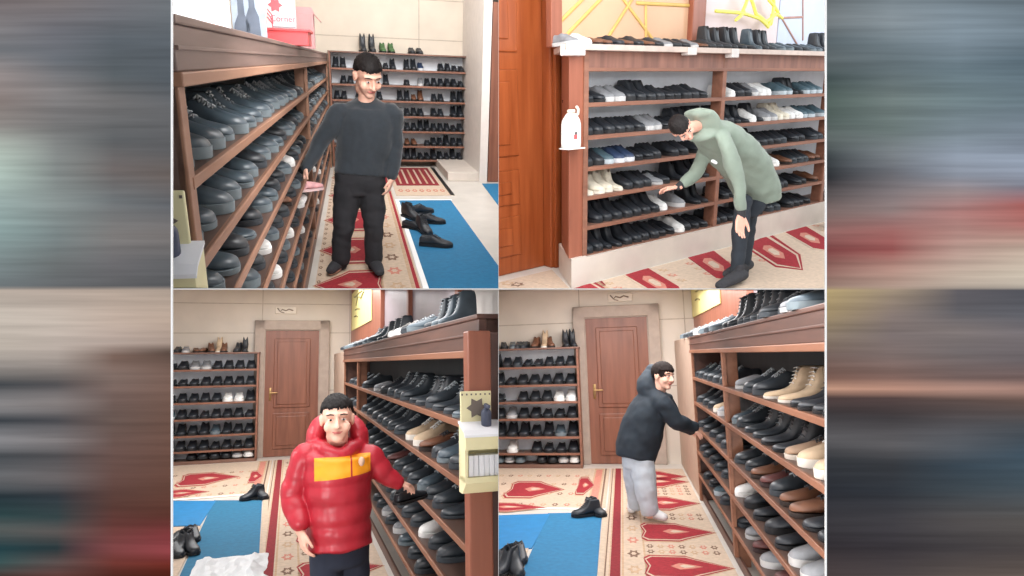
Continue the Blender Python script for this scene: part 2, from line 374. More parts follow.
def smoothed(bm):
    bmesh.ops.recalc_face_normals(bm, faces=bm.faces[:])
    me = bpy.data.meshes.new('t'); bm.to_mesh(me); bm.free()
    o = bpy.data.objects.new('t', me); COL.objects.link(o); md = o.modifiers.new('s','SUBSURF'); md.levels = 1
    dg = bpy.context.evaluated_depsgraph_get(); dg.update(); m2 = bpy.data.meshes.new_from_object(o.evaluated_get(dg))
    bpy.data.objects.remove(o); bpy.data.meshes.remove(me)
    b = bmesh.new(); b.from_mesh(m2); bpy.data.meshes.remove(m2); return b
SHADE = {'black': ((38,42,48),.45), 'coal': ((44,50,56),.38), 'slate': ((70,83,92),.32), 'grey': ((132,134,138),.6), 'white': ((226,226,224),.6), 'tan': ((188,164,136),.7), 'brown': ((112,74,54),.5),
         'navy': ((44,60,88),.5), 'cream': ((214,206,188),.8), 'pink': ((226,170,172),.6), 'green': ((70,104,62),.6), 'beige': ((150,124,102),.7), 'maroon': ((92,52,50),.5), 'teal': ((70,92,102),.5)}
SOLE = {'black': (30,31,34), 'coal': (58,64,70), 'slate': (112,124,130), 'grey': (196,196,196), 'white': (236,236,234), 'tan': (226,220,210), 'brown': (44,34,30), 'navy': (206,208,212), 'cream': (226,220,206), 'pink': (236,206,206), 'green': (28,30,30), 'beige': (210,200,188), 'maroon': (60,44,44), 'teal': (180,190,196)}
NAMEWORD = {'sneaker': 'sneaker', 'runner': 'running_shoe', 'low_shoe': 'low_shoe', 'ankle_boot': 'ankle_boot', 'boot': 'tall_boot', 'slipper': 'slipper'}
WORD = {'black':'black','coal':'charcoal','slate':'blue-grey','grey':'grey','white':'white','tan':'tan','brown':'brown','navy':'navy','cream':'cream','pink':'pink','green':'green','beige':'beige','maroon':'maroon','teal':'teal'}
CACHE = {}
def shoe_mats(shade):
    c, r = SHADE[shade]
    return mat('shoe '+shade, c, r, var=0.25, scale=14, bump=0.08), mat('shoe sole '+shade, SOLE[shade], 0.7, var=0.1)
def shoe_meshes(kind, shade, parts):
    k = (kind, shade, parts)
    if k in CACHE: return CACHE[k]
    mu, ms = shoe_mats(shade)
    if parts:
        u = finish(smoothed(upper_bm(kind)), NAMEWORD[kind], mu, True)
        s = bm_new(); sole_into(s, kind); s = finish(s, 'sole', ms, True, 40)
        ml = mat('shoe lace pale', (150,156,160), .8) if shade in ('slate','coal','grey','navy') else (mat('shoe lace white', (226,224,220), .8) if shade in ('white','tan','cream','pink') else mat('shoe lace dark', (58,60,64), .8))
        l = None
        if kind != 'slipper': l = finish(lace_bm(kind), 'laces', ml, True)
        CACHE[k] = (u, s, l)
    else:
        b = smoothed(upper_bm(kind)); sole_into(b, kind, 1)
        CACHE[k] = (finish(b, NAMEWORD[kind], [mu, ms], True, 60), None, None)
    return CACHE[k]
def shoe(room, kind, shade, pos, yaw, scale, label, group, parts=False, tip=0.0, sy=1.0, sl=1.0):
    """toe points to -Y at yaw 0"""
    u, s, l = shoe_meshes(kind, shade, parts)
    L = Matrix.Translation(Vector(pos)) @ Matrix.Rotation(yaw, 4, 'Z') @ Matrix.Rotation(tip, 4, 'X') @ Matrix.Diagonal((scale*sy, scale*sl, scale, 1))
    o = link(NAMEWORD[kind], u, room, None, L)
    tag(o, label, 'boot' if 'boot' in kind else ('slipper' if kind == 'slipper' else 'shoe'), group)
    if s: link('sole', s, None, o)
    if l: link('laces', l, None, o)
    return o
ORD = ['first','second','third','fourth','fifth','sixth','seventh','eighth','ninth','tenth','eleventh','twelfth','thirteenth','fourteenth','fifteenth','sixteenth','seventeenth','eighteenth','nineteenth','twentieth']
def nth(i): return ORD[i] if i < 20 else ('twenty-'+ORD[i-20] if i < 29 else ('thirtieth' if i == 29 else 'thirty-'+ORD[i-30]))
CODE = {'s':('sneaker','black'),'S':('sneaker','coal'),'d':('low_shoe','black'),'D':('low_shoe','coal'),'a':('ankle_boot','black'),'A':('ankle_boot','coal'),'b':('boot','black'),'B':('boot','coal'),'w':('sneaker','white'),
        'g':('runner','grey'),'l':('runner','slate'),'L':('ankle_boot','slate'),'t':('runner','tan'),'T':('ankle_boot','tan'),'n':('low_shoe','brown'),'N':('ankle_boot','brown'),'u':('runner','navy'),'c':('boot','cream'),'C':('ankle_boot','cream'),
        'p':('slipper','pink'),'e':('ankle_boot','green'),'z':('slipper','black'),'x':('slipper','grey'),'m':('low_shoe','maroon'),'k':('runner','teal'),'i':('boot','slate'),'o':('low_shoe','beige'),'O':('boot','tan'),'q':('runner','black')}
# ------------------------------------------------------------------ builders shared by the four places
def rack_side(room, label, group, X, sgn, Y0, Y1, depth, shelves, zf0, zf1, zbase, div, back, M_w, M_e, cat='shoe rack', slopetop=0.0):
    """long open rack along the depth; its open face is the plane X, its body goes to X+sgn*depth"""
    base = (X+sgn*depth/2, (Y0+Y1)/2, 0)
    t = thing('shoe_rack', label, cat, room, base, group); K = rel(base)
    def part(n, bm, m, lb=None):
        bm.transform(K); o = obj(n, bm, m, None, t)
        if lb: o['label'] = lb
        return o
    xb = X+sgn*depth
    bm = bm_new(); box(bm, xb-sgn*.02, xb, Y0, Y1, 0, zf1); part('back_panel', bm, back)
    for y in (Y0, Y1-.03):
        bm = bm_new(); box(bm, X, xb-sgn*.02, y, y+.03, 0, zf1, bev=.003); part('side_panel', bm, M_w)
    for y in div:
        bm = bm_new(); box(bm, X+sgn*.02, X+sgn*.10, y, y+.03, 0, zf0, bev=.003)
        box(bm, X-sgn*.006, X+sgn*.02, y-.02, y+.05, zbase, zf0+.02, bev=.003); part('divider', bm, M_e)
    for y in (Y0, Y1-.06):
        bm = bm_new(); box(bm, X-sgn*.005, X+sgn*.02, y, y+.06, 0, zf0, bev=.003); part('face_post', bm, M_e)
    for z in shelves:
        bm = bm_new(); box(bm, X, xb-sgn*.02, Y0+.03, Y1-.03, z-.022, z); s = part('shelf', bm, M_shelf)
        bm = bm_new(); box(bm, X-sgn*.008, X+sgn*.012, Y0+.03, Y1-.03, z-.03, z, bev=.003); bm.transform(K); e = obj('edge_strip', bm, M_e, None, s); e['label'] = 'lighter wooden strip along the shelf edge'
    # fascia: a tall board with a pale lower lip and a moulded upper lip
    bm = bm_new(); box(bm, X-sgn*.012, X+sgn*.02, Y0-.02, Y1, zf0+.02, zf1-.02, bev=.004); part('fascia', bm, M_w)
    bm = bm_new(); box(bm, X-sgn*.022, X+sgn*.02, Y0-.02, Y1, zf0-.012, zf0+.02, bev=.004); part('fascia_lip', bm, M_e)
    bm = bm_new(); box(bm, X-sgn*.02, X+sgn*.02, Y0-.02, Y1, (zf0+zf1)/2-.004, (zf0+zf1)/2+.006, bev=.002); part('fascia_bead', bm, M_w)
    bm = bm_new(); box(bm, X-sgn*.02, xb, Y0-.02, Y1, zf1-.02, zf1, bev=.004); part('top_board', bm, M_w)
    bm = bm_new(); box(bm, X+sgn*.02, X+sgn*.035, Y0+.03, Y1-.03, 0, zbase); part('kick_board', bm, M_w)
    return t
def rack_front(room, label, group, Y, X0, X1, depth, shelves, ztop, zbase, div, back, M_w, M_e, post=.03, fascia=None, lean=0.0):
    base = ((X0+X1)/2, Y+depth/2, 0)
    t = thing('shoe_rack', label, 'shoe rack', room, base, group); K = rel(base)
    def part(n, bm, m, lb=None):
        bm.transform(K); o = obj(n, bm, m, None, t)
        if lb: o['label'] = lb
        return o
    bm = bm_new(); box(bm, X0, X1, Y+depth-.02, Y+depth, zbase, ztop); part('back_panel', bm, back, 'pale painted back')
    for x in (X0, X1-post):
        bm = bm_new(); box(bm, x, x+post, Y, Y+depth-.02, 0 if zbase < .2 else zbase, ztop, bev=.003); part('side_panel', bm, M_e)
    for x in div:
        bm = bm_new(); box(bm, x, x+.03, Y+.02, Y+depth-.02, zbase, ztop); box(bm, x-.012, x+.042, Y-.006, Y+.02, zbase, ztop, bev=.003); part('divider', bm, M_e)
    for z in shelves:
        bm = bm_new(); box(bm, X0+post, X1-post, Y+.01, Y+depth-.02, z-.022, z); s = part('shelf', bm, M_w)
        bm = bm_new(); box(bm, X0+post, X1-post, Y-.008, Y+.012, z-.03, z, bev=.003); bm.transform(K); obj('edge_strip', bm, M_e, None, s)
    bm = bm_new(); box(bm, X0-.01, X1+.01, Y-.012, Y+depth, ztop-.025, ztop, bev=.004); part('top_board', bm, M_w)
    return t
TALL = {'sneaker': .098, 'runner': .098, 'low_shoe': .080, 'ankle_boot': .153, 'boot': .273, 'slipper': .069}
def row_front(room, codes, X0, X1, Y, z, where, group, scale=1.5, clr=.195, yaw=0.0, jit=.12, parts=False, depth=.17, length=.305):
    """a shelf facing the aisle, filled from the left; '-' leaves a gap; no shoe is taller than the clearance"""
    n = len(codes); w = (X1-X0)/n
    k = 0
    for i, c in enumerate(codes):
        if c == '-': continue
        kind, shade = CODE[c]
        lab = '%s %s, %s from left, %s' % (WORD[shade], NAMEWORD[kind].replace('_',' '), nth(k), where); k += 1
        sc = min(scale, clr/TALL[kind])*random.uniform(.92,1.0)
        shoe(room, kind, shade, (X0+w*(i+.5), Y+depth+random.uniform(-.012,.012), z+.0015), yaw+random.uniform(-jit,jit)*.4, sc, lab, group, parts, sy=min(1.3, w/(sc*.106)), sl=length/(.287*sc))
def row_side(room, items, X, sgn, z, where, group, scale=1.45, clr=.185, parts=True, inset=.17, width=.135, word='near end', length=.315):
    """items: (code, Y), nearest first"""
    for k, (c, Y) in enumerate(items):
        kind, shade = CODE[c]
        lab = '%s %s, %s from %s, %s' % (WORD[shade], NAMEWORD[kind].replace('_',' '), nth(k), word, where)
        sc = min(scale, clr/TALL[kind])*random.uniform(.90,1.0)
        shoe(room, kind, shade, (X+sgn*inset+random.uniform(-.01,.01), Y, z+.0015), math.radians(90)*(-sgn)+random.uniform(-.08,.08), sc, lab, group, parts, sy=width/(.1*sc), sl=length/(.287*sc))
def joints(bm, xs, zs, x0, x1, z0, z1, y, w=.006):
    for z in zs: box(bm, x0, x1, y-.003, y, z-w, z+w, 1)
    for x in xs: box(bm, x-w, x+w, y-.0025, y, z0, z1, 1)
def rug(room, name, label, outline, polys, mats, group=None):
    bm = bm_new(); prism(bm, outline, .0006, .006, 0)
    for (pts, mi, lv) in polys: prism(bm, pts, .0055, .006+.0012*lv, mi)
    o = obj(name, bm, mats, room); return tag(o, label, 'rug', group)
def px_poly(room, pts): return [tuple(room.floor(x, y)[:2]) for x, y in pts]
RUGM = [M_cream, M_red, M_tan, M_brown, M_rose, M_wine, M_white, M_black]
def niche(cx, cy, hx, hy, tip=1, out=None):
    """prayer niche: a red field with a pointed end, pale edge lines, a pale lamp motif; tip=+1 points to +X"""
    def sh(k, kx):
        a = hx*kx; b = hy*k
        P = [(-a, -b*.7),(-a*.85,-b),(a*.0,-b),(a*.22,-b*.74),(a*1.0,0),(a*.22,b*.74),(a*.0,b),(-a*.85,b),(-a,b*.7),(-a*.9,0)]
        return [(cx+tip*x, cy+y) for x, y in P]
    r = [(sh(1.32,1.14), 2, 1), (sh(1.22,1.09), 1, 2), (sh(1.10,1.04), 0, 3), (sh(1.0,1.0), 1, 4)]
    m = [(-.42,0),(-.2,-.34),(.1,-.2),(.36,0),(.1,.2),(-.2,.34)]
    r.append(([(cx+tip*hx*x, cy+hy*y) for x, y in m], 4, 5)); r.append(([(cx+tip*hx*x*.5, cy+hy*y*.5) for x, y in m], 0, 6))
    return r
def rosette(cx, cy, rx, ry, mi, lv=1):
    P = []
    for i in range(12):
        a = 2*math.pi*i/12; q = 1 if i % 2 == 0 else .62
        P.append((cx+rx*q*math.cos(a), cy+ry*q*math.sin(a)))
    return [(P, mi, lv), ([(cx+(x-cx)*.45, cy+(y-cy)*.45) for x, y in P], 0 if mi != 0 else 4, lv+1)]
def stripe(x0, x1, y0, y1, mi, lv=1): return ([(x0,y0),(x1,y0),(x1,y1),(x0,y1)], mi, lv)
def door(room, name, X0, X1, Y, z1, M_d, M_f, fw=.14, panels=((.12,.42),(.47,.94)), handle_x=None, fr=True, y_thick=.05):
    """leaf with raised panels, frame round it, lever handle"""
    bm = bm_new(); box(bm, X0, X1, Y, Y+y_thick, 0.005, z1, bev=.004)
    d = struct(name, bm, M_d, room)
    w = X1-X0; H = z1
    for a, b in panels:
        bm = bm_new(); box(bm, X0+w*.17, X1-w*.17, Y-.014, Y+.002, H*a, H*b, bev=.01); box(bm, X0+w*.23, X1-w*.23, Y-.024, Y-.01, H*a+w*.06, H*b-w*.06, bev=.009)
        o = obj('door_panel', bm, M_d, None, d); o['kind'] = 'structure'
    if fr:
        bm = bm_new()
        for (a, b, c, e) in ((X0-fw, X0, 0, z1+fw), (X1, X1+fw, 0, z1+fw), (X0-fw, X1+fw, z1, z1+fw)): box(bm, a, b, Y-.05, Y+.06, c, e, bev=.008)
        for (a, b, c, e) in ((X0-.02, X0+.012, 0, z1+.02), (X1-.012, X1+.02, 0, z1+.02), (X0, X1, z1-.012, z1+.02)): box(bm, a, b, Y-.02, Y+.06, c, e)
        o = obj('door_frame', bm, M_f, None, d); o['kind'] = 'structure'
    if handle_x is not None:
        mh = mat('brass handle', (150,120,80), .3, metal=.8)
        bm = bm_new(); box(bm, handle_x-.02, handle_x+.02, Y-.008, Y, H*.44, H*.54, bev=.004)
        tube(bm, [(handle_x,Y-.005,H*.5),(handle_x,Y-.05,H*.5),(handle_x+.11,Y-.05,H*.5)], .010, n=8); o = obj('door_handle', bm, mh, None, d, smooth=True, flat_angle=40); o['kind'] = 'structure'
    return d
def dispenser(room, label, base, sc=1.0, rotz=0.0):
    """cream wall dispenser: emblem plate and pump on top, a sloped white lid, an open lower bay with white paper, tapered bottom. Front faces -Y."""
    t = thing('soap_dispenser', label, 'dispenser', room, base, None, rotz)
    mc = mat('dispenser cream', (232,224,180), .5, var=.04); mw = mat('dispenser white', (238,240,246), .4, var=.03); md = mat('dispenser emblem', (110,100,92), .6)
    S = Matrix.Scale(sc, 4)
    def part(n, bm, m, lb=None, par=t, sm=False):
        bm.transform(S); o = obj(n, bm, m, None, par, smooth=sm, flat_angle=40)
        if lb: o['label'] = lb
        return o
    bm = bm_new(); box(bm, -.075,.06,-.012,0,-.02,.36, bev=.004); pl = part('back_plate', bm, mc)
    bm = bm_new(); rs = rosette(-.005,.29,.045,.045,0,0)
    P = [(x, z) for x, z in rs[0][0]]; v = [bm.verts.new((x,-.016,z)) for x, z in P]; v2 = [bm.verts.new((x,-.011,z)) for x, z in P]
    bm.faces.new(v); 
    for i in range(12): bm.faces.new((v[i], v[(i+1)%12], v2[(i+1)%12], v2[i]))
    for k in range(7): box(bm, -.068+k*.02-.003, -.068+k*.02+.003, -.015, -.011, .343, .35)
    part('emblem', bm, md, 'brown flower emblem on the plate', pl)
    # upper box with sloped lid
    bm = bm_new(); prof = [(0,.23),(-.09,.20),(-.11,.185),(-.11,.13),(0,.13)]
    def extr(bm, prof, x0, x1):
        a = [bm.verts.new((x0,y,z)) for y,z in prof]; b = [bm.verts.new((x1,y,z)) for y,z in prof]; n = len(prof)
        bm.faces.new(a); bm.faces.new(b[::-1])
        for i in range(n): bm.faces.new((a[i],b[i],b[(i+1)%n],a[(i+1)%n]))
    extr(bm, prof, -.08,.085); part('upper_box', bm, mc)
    bm = bm_new(); extr(bm, [(0,.238),(-.09,.208),(-.113,.19),(-.113,.18),(-.09,.2),(0,.23)], -.084,.089); part('lid', bm, mw, 'white sloping lid')
    bm = bm_new(); extr(bm, [(0,.13),(-.02,.13),(-.02,.02),(-.10,.02),(-.11,.0),(-.05,-.05),(0,-.05)], -.08,.085); box(bm,-.08,-.068,-.1,-.01,.0,.13); box(bm,.073,.085,-.1,-.01,.0,.13); part('lower_bay', bm, mc)
    bm = bm_new()
    for k in range(6): box(bm, -.062+k*.022, -.042+k*.022, -.088+.003*(k%2), -.03, .021, .105, bev=.002)
    part('paper_stack', bm, mw, 'white folded paper in the lower bay')
    bm = bm_new(); tube(bm, [(.025,-.05,.225),(.025,-.05,.27)], .022, n=14); tube(bm, [(.025,-.05,.27),(.025,-.05,.3)], .008, n=10); tube(bm, [(.025,-.045,.302),(.025,-.085,.298)], .009, n=10)
    part('pump', bm, mat('pump dark', (70,76,96), .4), 'dark pump head', sm=True)
    return t

# ------------------------------------------------------------------ upper left place
R = TL; XR = -.385
bm = bm_new(); box(bm, -.9, 4.4, 1.0, 12.0, -.05, 0); struct('floor', bm, M_marble, R)
bm = bm_new(); box(bm, -.93, -.87, 1.0, 12.0, 0, 4.6); struct('wall_side', bm, M_wall, R)
bm = bm_new(); box(bm, -.9, 4.4, 11.80, 11.9, 0, 4.8); joints(bm, [1.15, 2.5], [.55,1.15,2.12,2.75,3.4], -.9, 4.4, 0, 4.8, 11.80, .007); struct('wall_back', bm, [M_wall, M_joint], R)
bm = bm_new(); box(bm, 1.42, 2.05, 10.0, 11.79, 0, .14, bev=.01); o = struct('trim_6', bm, M_plinth, R)
bm = bm_new(); box(bm, R.atY(481,120,9.9).x, R.atY(489,120,9.9).x, 9.9, 11.79, .0, 4.6, bev=.006); o = struct('trim_7', bm, mat('door frame pale', (214,206,200), .5, var=.05), R)
door(R, 'door_1', R.atY(489.5,120,9.93).x, 3.2, 9.93, 2.62, M_door, M_frame, fr=False, handle_x=None)
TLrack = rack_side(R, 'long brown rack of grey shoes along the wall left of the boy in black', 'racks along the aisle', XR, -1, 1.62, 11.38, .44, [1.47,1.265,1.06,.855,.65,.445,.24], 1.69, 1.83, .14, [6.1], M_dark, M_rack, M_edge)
G = 'shoes on the long rack in the upper left photo'
pat = ['LllLlLLlLlllLlSLlLlLSlllSLlSlLSl','lLllLlSllLSllSLlSlLSlSLSlSLlSSLl','BlLSiSlLSSlwSlSSlLSSlSlSSlSSlSSl','SBlSlSwlSSnSlSSlSSSlSSnSlSSSlSSl','wSlwSlSwSlwSSwSlSSwSlSSSlSwSSlSS','SlwSSlwSlSSlSwSlSSlSSwSlSSSlSSlS','SSlSwSSlSwSSlSSSlSSwSSlSSlSSSlSS']
for k, z in enumerate([1.47,1.265,1.06,.855,.65,.445,.24]):
    y = 1.78; items = []; i = 0
    while y < 11.2:
        if not (5.98 < y < 6.28) and R.proj((XR-.05, y, z+.05))[1] < 289 and R.proj((XR-.3, y, z))[2] > 1: items.append((pat[k][i % 32], y))
        y += .205 + .009*i; i += 1
    row_side(R, items, XR, -1, z, '%s shelf, long rack by boy in black' % nth(k), G, scale=1.4, clr=.155, width=.145)
TLb = rack_front(R, 'white-backed wall rack of black shoes behind the boy in black', None, 11.40, -.36, 1.95, .38, [1.62,1.37,1.12,.87,.62,.37,.13], 1.88, .1, [], M_pale, M_rackx, M_edgex)
G = 'shoes on the rack behind the boy in black'
for k, (z, c) in enumerate(zip([1.62,1.37,1.12,.87,.62,.37,.13], ['aa-ss-dda-aau--ssdd','-ss-dd-a--z-gqsssqd','ss-d-ss--aanN-ss-aa','-q-ss-d-xgqss-ss-aa','-ss-s-ssd-ssaaqssds','-b-bb-b-s-nn-zssass','-qs-ss-d-saaddasdad'])):
    row_front(R, c, -.31, 1.90, 11.40, z, '%s shelf down, rack behind boy in black' % nth(k), G)
for k, (c, X) in enumerate((('b',.20),('b',.35),('e',.52),('e',.66),('s',1.0),('s',1.13))):
    kind, sh = CODE[c]; shoe(R, kind, sh, (X, 11.58, 1.8815), .1, 1.1, '%s %s on top of the rack behind boy in black, %s from left' % (WORD[sh], NAMEWORD[kind].replace('_',' '), nth(k)), 'shoes on top of the rack behind the boy in black')
# things on the ledge of the long rack
def board(room, name, label, cat, X0, X1, Y, z0, z1, m, th=.02):
    base = ((X0+X1)/2, Y, z0); t = thing(name, label, cat, room, base); K = rel(base)
    bm = bm_new(); box(bm, X0, X1, Y, Y+th, z0, z1, bev=.003); bm.transform(K); obj('panel', bm, m, None, t)
    return t, K
board(R, 'notice_board', 'blank pale blue board standing on the ledge of the long rack', 'board', R.atY(150,20,3.1).x, R.atY(230,20,3.1).x, 3.1, 1.832, 2.35, mat('board pale blue', (216,226,240), .5, var=.03))
t, K = board(R, 'picture_board', 'dark blue-grey picture of people beside the red-lettered poster', 'picture', R.atY(232,20,4.2).x, R.atY(266,20,4.2).x, 4.2, 1.832, 2.4, mat('picture dark', (160,174,190), .5, var=.15, scale=12))
bm = bm_new()
for (cx, w, zz) in ((R.atY(241,10,4.2).x,.045,2.02),(R.atY(252,10,4.2).x,.04,2.06)):
    prism(bm, [(cx-w, 1.86),(cx+w,1.86),(cx+w*.9,zz-.1),(cx+w*.4,zz-.05),(cx+w*.35,zz+.05),(cx,zz+.09),(cx-w*.35,zz+.05),(cx-w*.4,zz-.05),(cx-w*.9,zz-.1)], -.004, 0)
bm.transform(Matrix.Rotation(math.pi/2,4,'X')); bm.transform(Matrix.Translation((0,4.197,0))); bm.transform(K); obj('printed_figures', bm, mat('picture darker', (98,108,124), .5, var=.2), None, t)
t, K = board(R, 'poster', 'white poster with red emblem and red lettering above the red tray', 'poster', R.atY(267,20,5.55).x, R.atY(296,20,5.55).x, 5.55, 1.832, 2.36, mat('poster white', (234,238,240), .5, var=.02))
bm = bm_new(); rs = rosette(R.atY(275,5,5.55).x, R.atY(275,5,5.55).z, .055, .055, 0, 0)[0][0]; v = [bm.verts.new((x, 5.546, z)) for x, z in rs]; bm.faces.new(v)
for q in range(3): pxq = R.atY(272,15+4*q,5.546); tube(bm, [pxq+Vector((-.03,0,.04)),pxq,pxq+Vector((.004,0,-.03))], .004, n=6)
bm.transform(K); obj('emblem', bm, mat('print red', (214,110,120), .5), None, t)
def text(room, s, size, M, parent, m, name='lettering'):
    cu = bpy.data.curves.new('txt','FONT'); cu.body = s; cu.size = size; cu.extrude = .0008; cu.align_x = 'CENTER'
    o = bpy.data.objects.new('txt', cu); COL.objects.link(o); dg = bpy.context.evaluated_depsgraph_get(); dg.update()
    me = bpy.data.meshes.new_from_object(o.evaluated_get(dg)); bpy.data.objects.remove(o)
    me.transform(M); me.materials.append(m); return link(name, me, None, parent)
FACE = Matrix.Rotation(math.pi/2, 4, 'X')
text(R, 'Corner', .062, K @ Matrix.Translation(R.atY(283,21.5,5.546)) @ FACE, t, mat('print pink red', (226,120,140), .5))
bm = bm_new(); q = R.atY(284,27,5.546); box(bm, q.x-.085, q.x+.085, 5.545, 5.549, q.z-.004, q.z+.004); bm.transform(K); obj('printed_line', bm, mat('print grey', (170,160,168), .5), None, t)
base = (-.56, 5.15, 1.832); t = thing('tray', 'red plastic tray standing on the ledge under the white poster', 'tray', R, base); DX = R.atY(269,40,5.15).x+.70; K = rel(base); mr = mat('tray red', (236,84,88), .45, var=.06); K = K @ Matrix.Translation((DX,0,0))
bm = bm_new(); box(bm, -.70,-.42,4.98,5.40,1.832,1.84); box(bm,-.70,-.69,4.98,5.4,1.84,1.93); box(bm,-.43,-.42,4.98,5.4,1.84,1.93); box(bm,-.69,-.43,4.98,4.99,1.84,1.93); box(bm,-.69,-.43,5.39,5.4,1.84,1.93); bm.transform(K); obj('body', bm, mr, None, t)
bm = bm_new(); box(bm,-.715,-.405,4.965,4.985,1.92,1.937,bev=.003); box(bm,-.715,-.405,5.395,5.415,1.92,1.937,bev=.003); box(bm,-.715,-.695,4.985,5.395,1.92,1.937); box(bm,-.425,-.405,4.985,5.395,1.92,1.937); bm.transform(K); obj('rim', bm, mr, None, t)
base = (-.50, 6.7, 1.832); t = thing('box', 'open pink donation box with a raised flap on the ledge', 'box', R, base); K = rel(base) @ Matrix.Translation((R.atY(295,40,6.7).x+.60,0,0)); mp_ = mat('box pink', (240,186,188), .6, var=.05)
bm = bm_new(); box(bm,-.60,-.42,6.6,6.8,1.832,2.13,bev=.004); bm.transform(K); obj('body', bm, mp_, None, t)
bm = bm_new(); a = [(-.61,2.13),(-.41,2.13),(-.44,2.20),(-.58,2.20)]
prism(bm, [(x,z) for x,z in a], -6.8, -6.79); bm.transform(FACE); bm.transform(K); obj('back_flap', bm, mp_, None, t)
bm = bm_new(); prism(bm, [(-.42,2.13),(-.36,2.07),(-.355,2.075),(-.415,2.14)], -6.79, -6.61); bm.transform(FACE); bm.transform(K); obj('side_flap', bm, mat('box dusky pink', (206,140,140), .6), None, t)
dispenser(R, 'cream wall dispenser with a dark emblem on the near end of long rack', (-.447, 1.598, 1.09), 1.0, 0)
# rugs and mats
ol = [(-.35,2.0),(.50,2.0),(.50,11.37),(-.35,11.37)]
polys = [stripe(.455,.485,2.0,11.37,1,2), stripe(.17,.45,2.0,11.37,2,1), stripe(.20,.42,2.0,11.37,0,2)]
for yy in [2.5+.42*i for i in range(21)]: polys += rosette(.31, yy, .07, .12, (4,3,2)[int(yy*10)%3], 3)
NC = []
for (py, hp) in ((287,15),(252,13),(221.5,10.5),(196.5,8),(178.5,6)):
    a, b = R.floor(335,py-hp).y, R.floor(335,py+hp).y; polys += niche(-.08, (a+b)/2, .255, abs(a-b)/2*.82, -1); NC.append(((a+b)/2, abs(a-b)/2*.82))
for i in range(44):
    yy = 2.6+.2*i
    for xx in (-.30,-.20,-.10,.0,.10):
        if not any(abs(yy-c) < hh*1.5 for c, hh in NC): polys += rosette(xx, yy, .035, .06, (3,4,2)[(i+int(xx*10))%3], 1)
    polys += rosette(-.325, yy, .018, .05, 3, 1)
rug(R, 'prayer_rug', 'long cream rug with red niches under the boy in black', ol, polys, RUGM)
ol = [(.545,8.85),(1.36,8.85),(1.36,11.37),(.545,11.37)]
polys = [stripe(1.30,1.36,8.85,11.37,7,2), stripe(.60,1.24,9.6,11.3,5,1)] + [stripe(.66+.1*i,.69+.1*i,9.75,11.1,(2,0)[i%2],3) for i in range(6)]
for i in range(7): polys += rosette(.63+.1*i, 9.2, .04, .12, 4, 2)
rug(R, 'prayer_rug', 'small dark red rug end at the foot of the wall rack', ol, polys, RUGM)
def slab(room, name, label, cat, pts, m, z=.008, edge=None, group=None):
    bm = bm_new(); prism(bm, pts, .0008, z)
    o = obj(name, bm, m, room); return tag(o, label, cat, group)
t = slab(R, 'floor_mat', 'bright blue mat with black shoes beside the boy in black', 'mat', [(.56,2.5),(1.27,2.5),(1.25,8.5),(.56,8.5)], M_blue)
bm = bm_new(); prism(bm, [(.512,2.5),(.556,2.5),(.556,8.55),(.512,8.55)], .001, .012); prism(bm,[(.556,8.505),(1.27,8.505),(1.27,8.55),(.556,8.55)], .001, .01); obj('edge_strip', bm, M_white, None, t)
slab(R, 'floor_mat', 'corner of a blue mat on marble floor by the brown door', 'mat', px_poly(R, [(482,184),(510,184),(510,216),(500,208)]), M_blue)
G = 'black shoes dropped on the blue mat'
for i, (c, px, py, yaw, tipn, l) in enumerate((('a',411,219,.5,0,'black ankle boot at the far end of the blue mat'),('s',421,214,1.9,0,'black shoe lying crosswise at the far corner of the heap on blue mat'),('s',431,224,1.4,0,'black sneaker right of the ankle boot on the blue mat'),('a',424,233,.25,0,'black ankle boot in the middle of the blue mat heap'),('q',436,247,1.25,0,'large black running shoe nearest the viewer on blue mat'),('d',416,230,.9,0,'flat black low shoe left of the middle boot on blue mat'))):
    p = R.floor(px, py); kind, sh = CODE[c]
    shoe(R, kind, sh, (p.x, p.y, .0095), yaw, 1.2, l, G, True)

# ------------------------------------------------------------------ upper right place
R = TR; YF = 3.80
bm = bm_new(); box(bm, 1.2, 12, .9, 4.7, -.05, 0); struct('floor', bm, M_marble, R)
bm = bm_new(); box(bm, 1.6, 3.5, 4.52, 4.6, 0, 4.2); box(bm, 3.95, 12, 4.27, 4.32, 0, 1.93); o = struct('wall_back', bm, M_pilasB, R)
door(R, 'door_1', 2.2, 3.84, 4.46, 3.4, M_doorO, M_doorO, fr=False, panels=((.05,.155),(.185,.275),(.31,.52),(.56,.92)))
bm = bm_new(); box(bm, 3.845, 4.02, 4.36, 4.5, 0, 3.4, bev=.012); box(bm, 4.02, 4.12, 4.33, 4.5, 0, 3.4, bev=.01); box(bm, 3.88, 3.93, 4.33, 4.37, 0, 3.4, bev=.006); o = struct('trim_8', bm, M_doorO, R)
base = (5.6, 4.0, 0); t = thing('shoe_rack', 'wide plinth-mounted brown rack in front of the man in green jacket', 'shoe rack', R, base); K = rel(base)
def P_(n, bm, m, lb=None, par=None):
    bm.transform(K); o = obj(n, bm, m, None, par or t)
    if lb: o['label'] = lb
    return o
XE = 9.0
bm = bm_new(); prism(bm, [(3.545,YF-.04),(XE,YF-.04),(XE,4.22),(3.86,4.22)], .0, .235); P_('plinth', bm, M_plinth, 'pale stone plinth under the rack')
bm = bm_new(); prism(bm, [(3.525,YF-.055),(3.70,YF-.055),(3.70,YF-.03),(3.89,4.26),(3.85,4.26)], .0, .252); P_('plinth_end', bm, M_plinth, 'pale stone end block of the plinth')
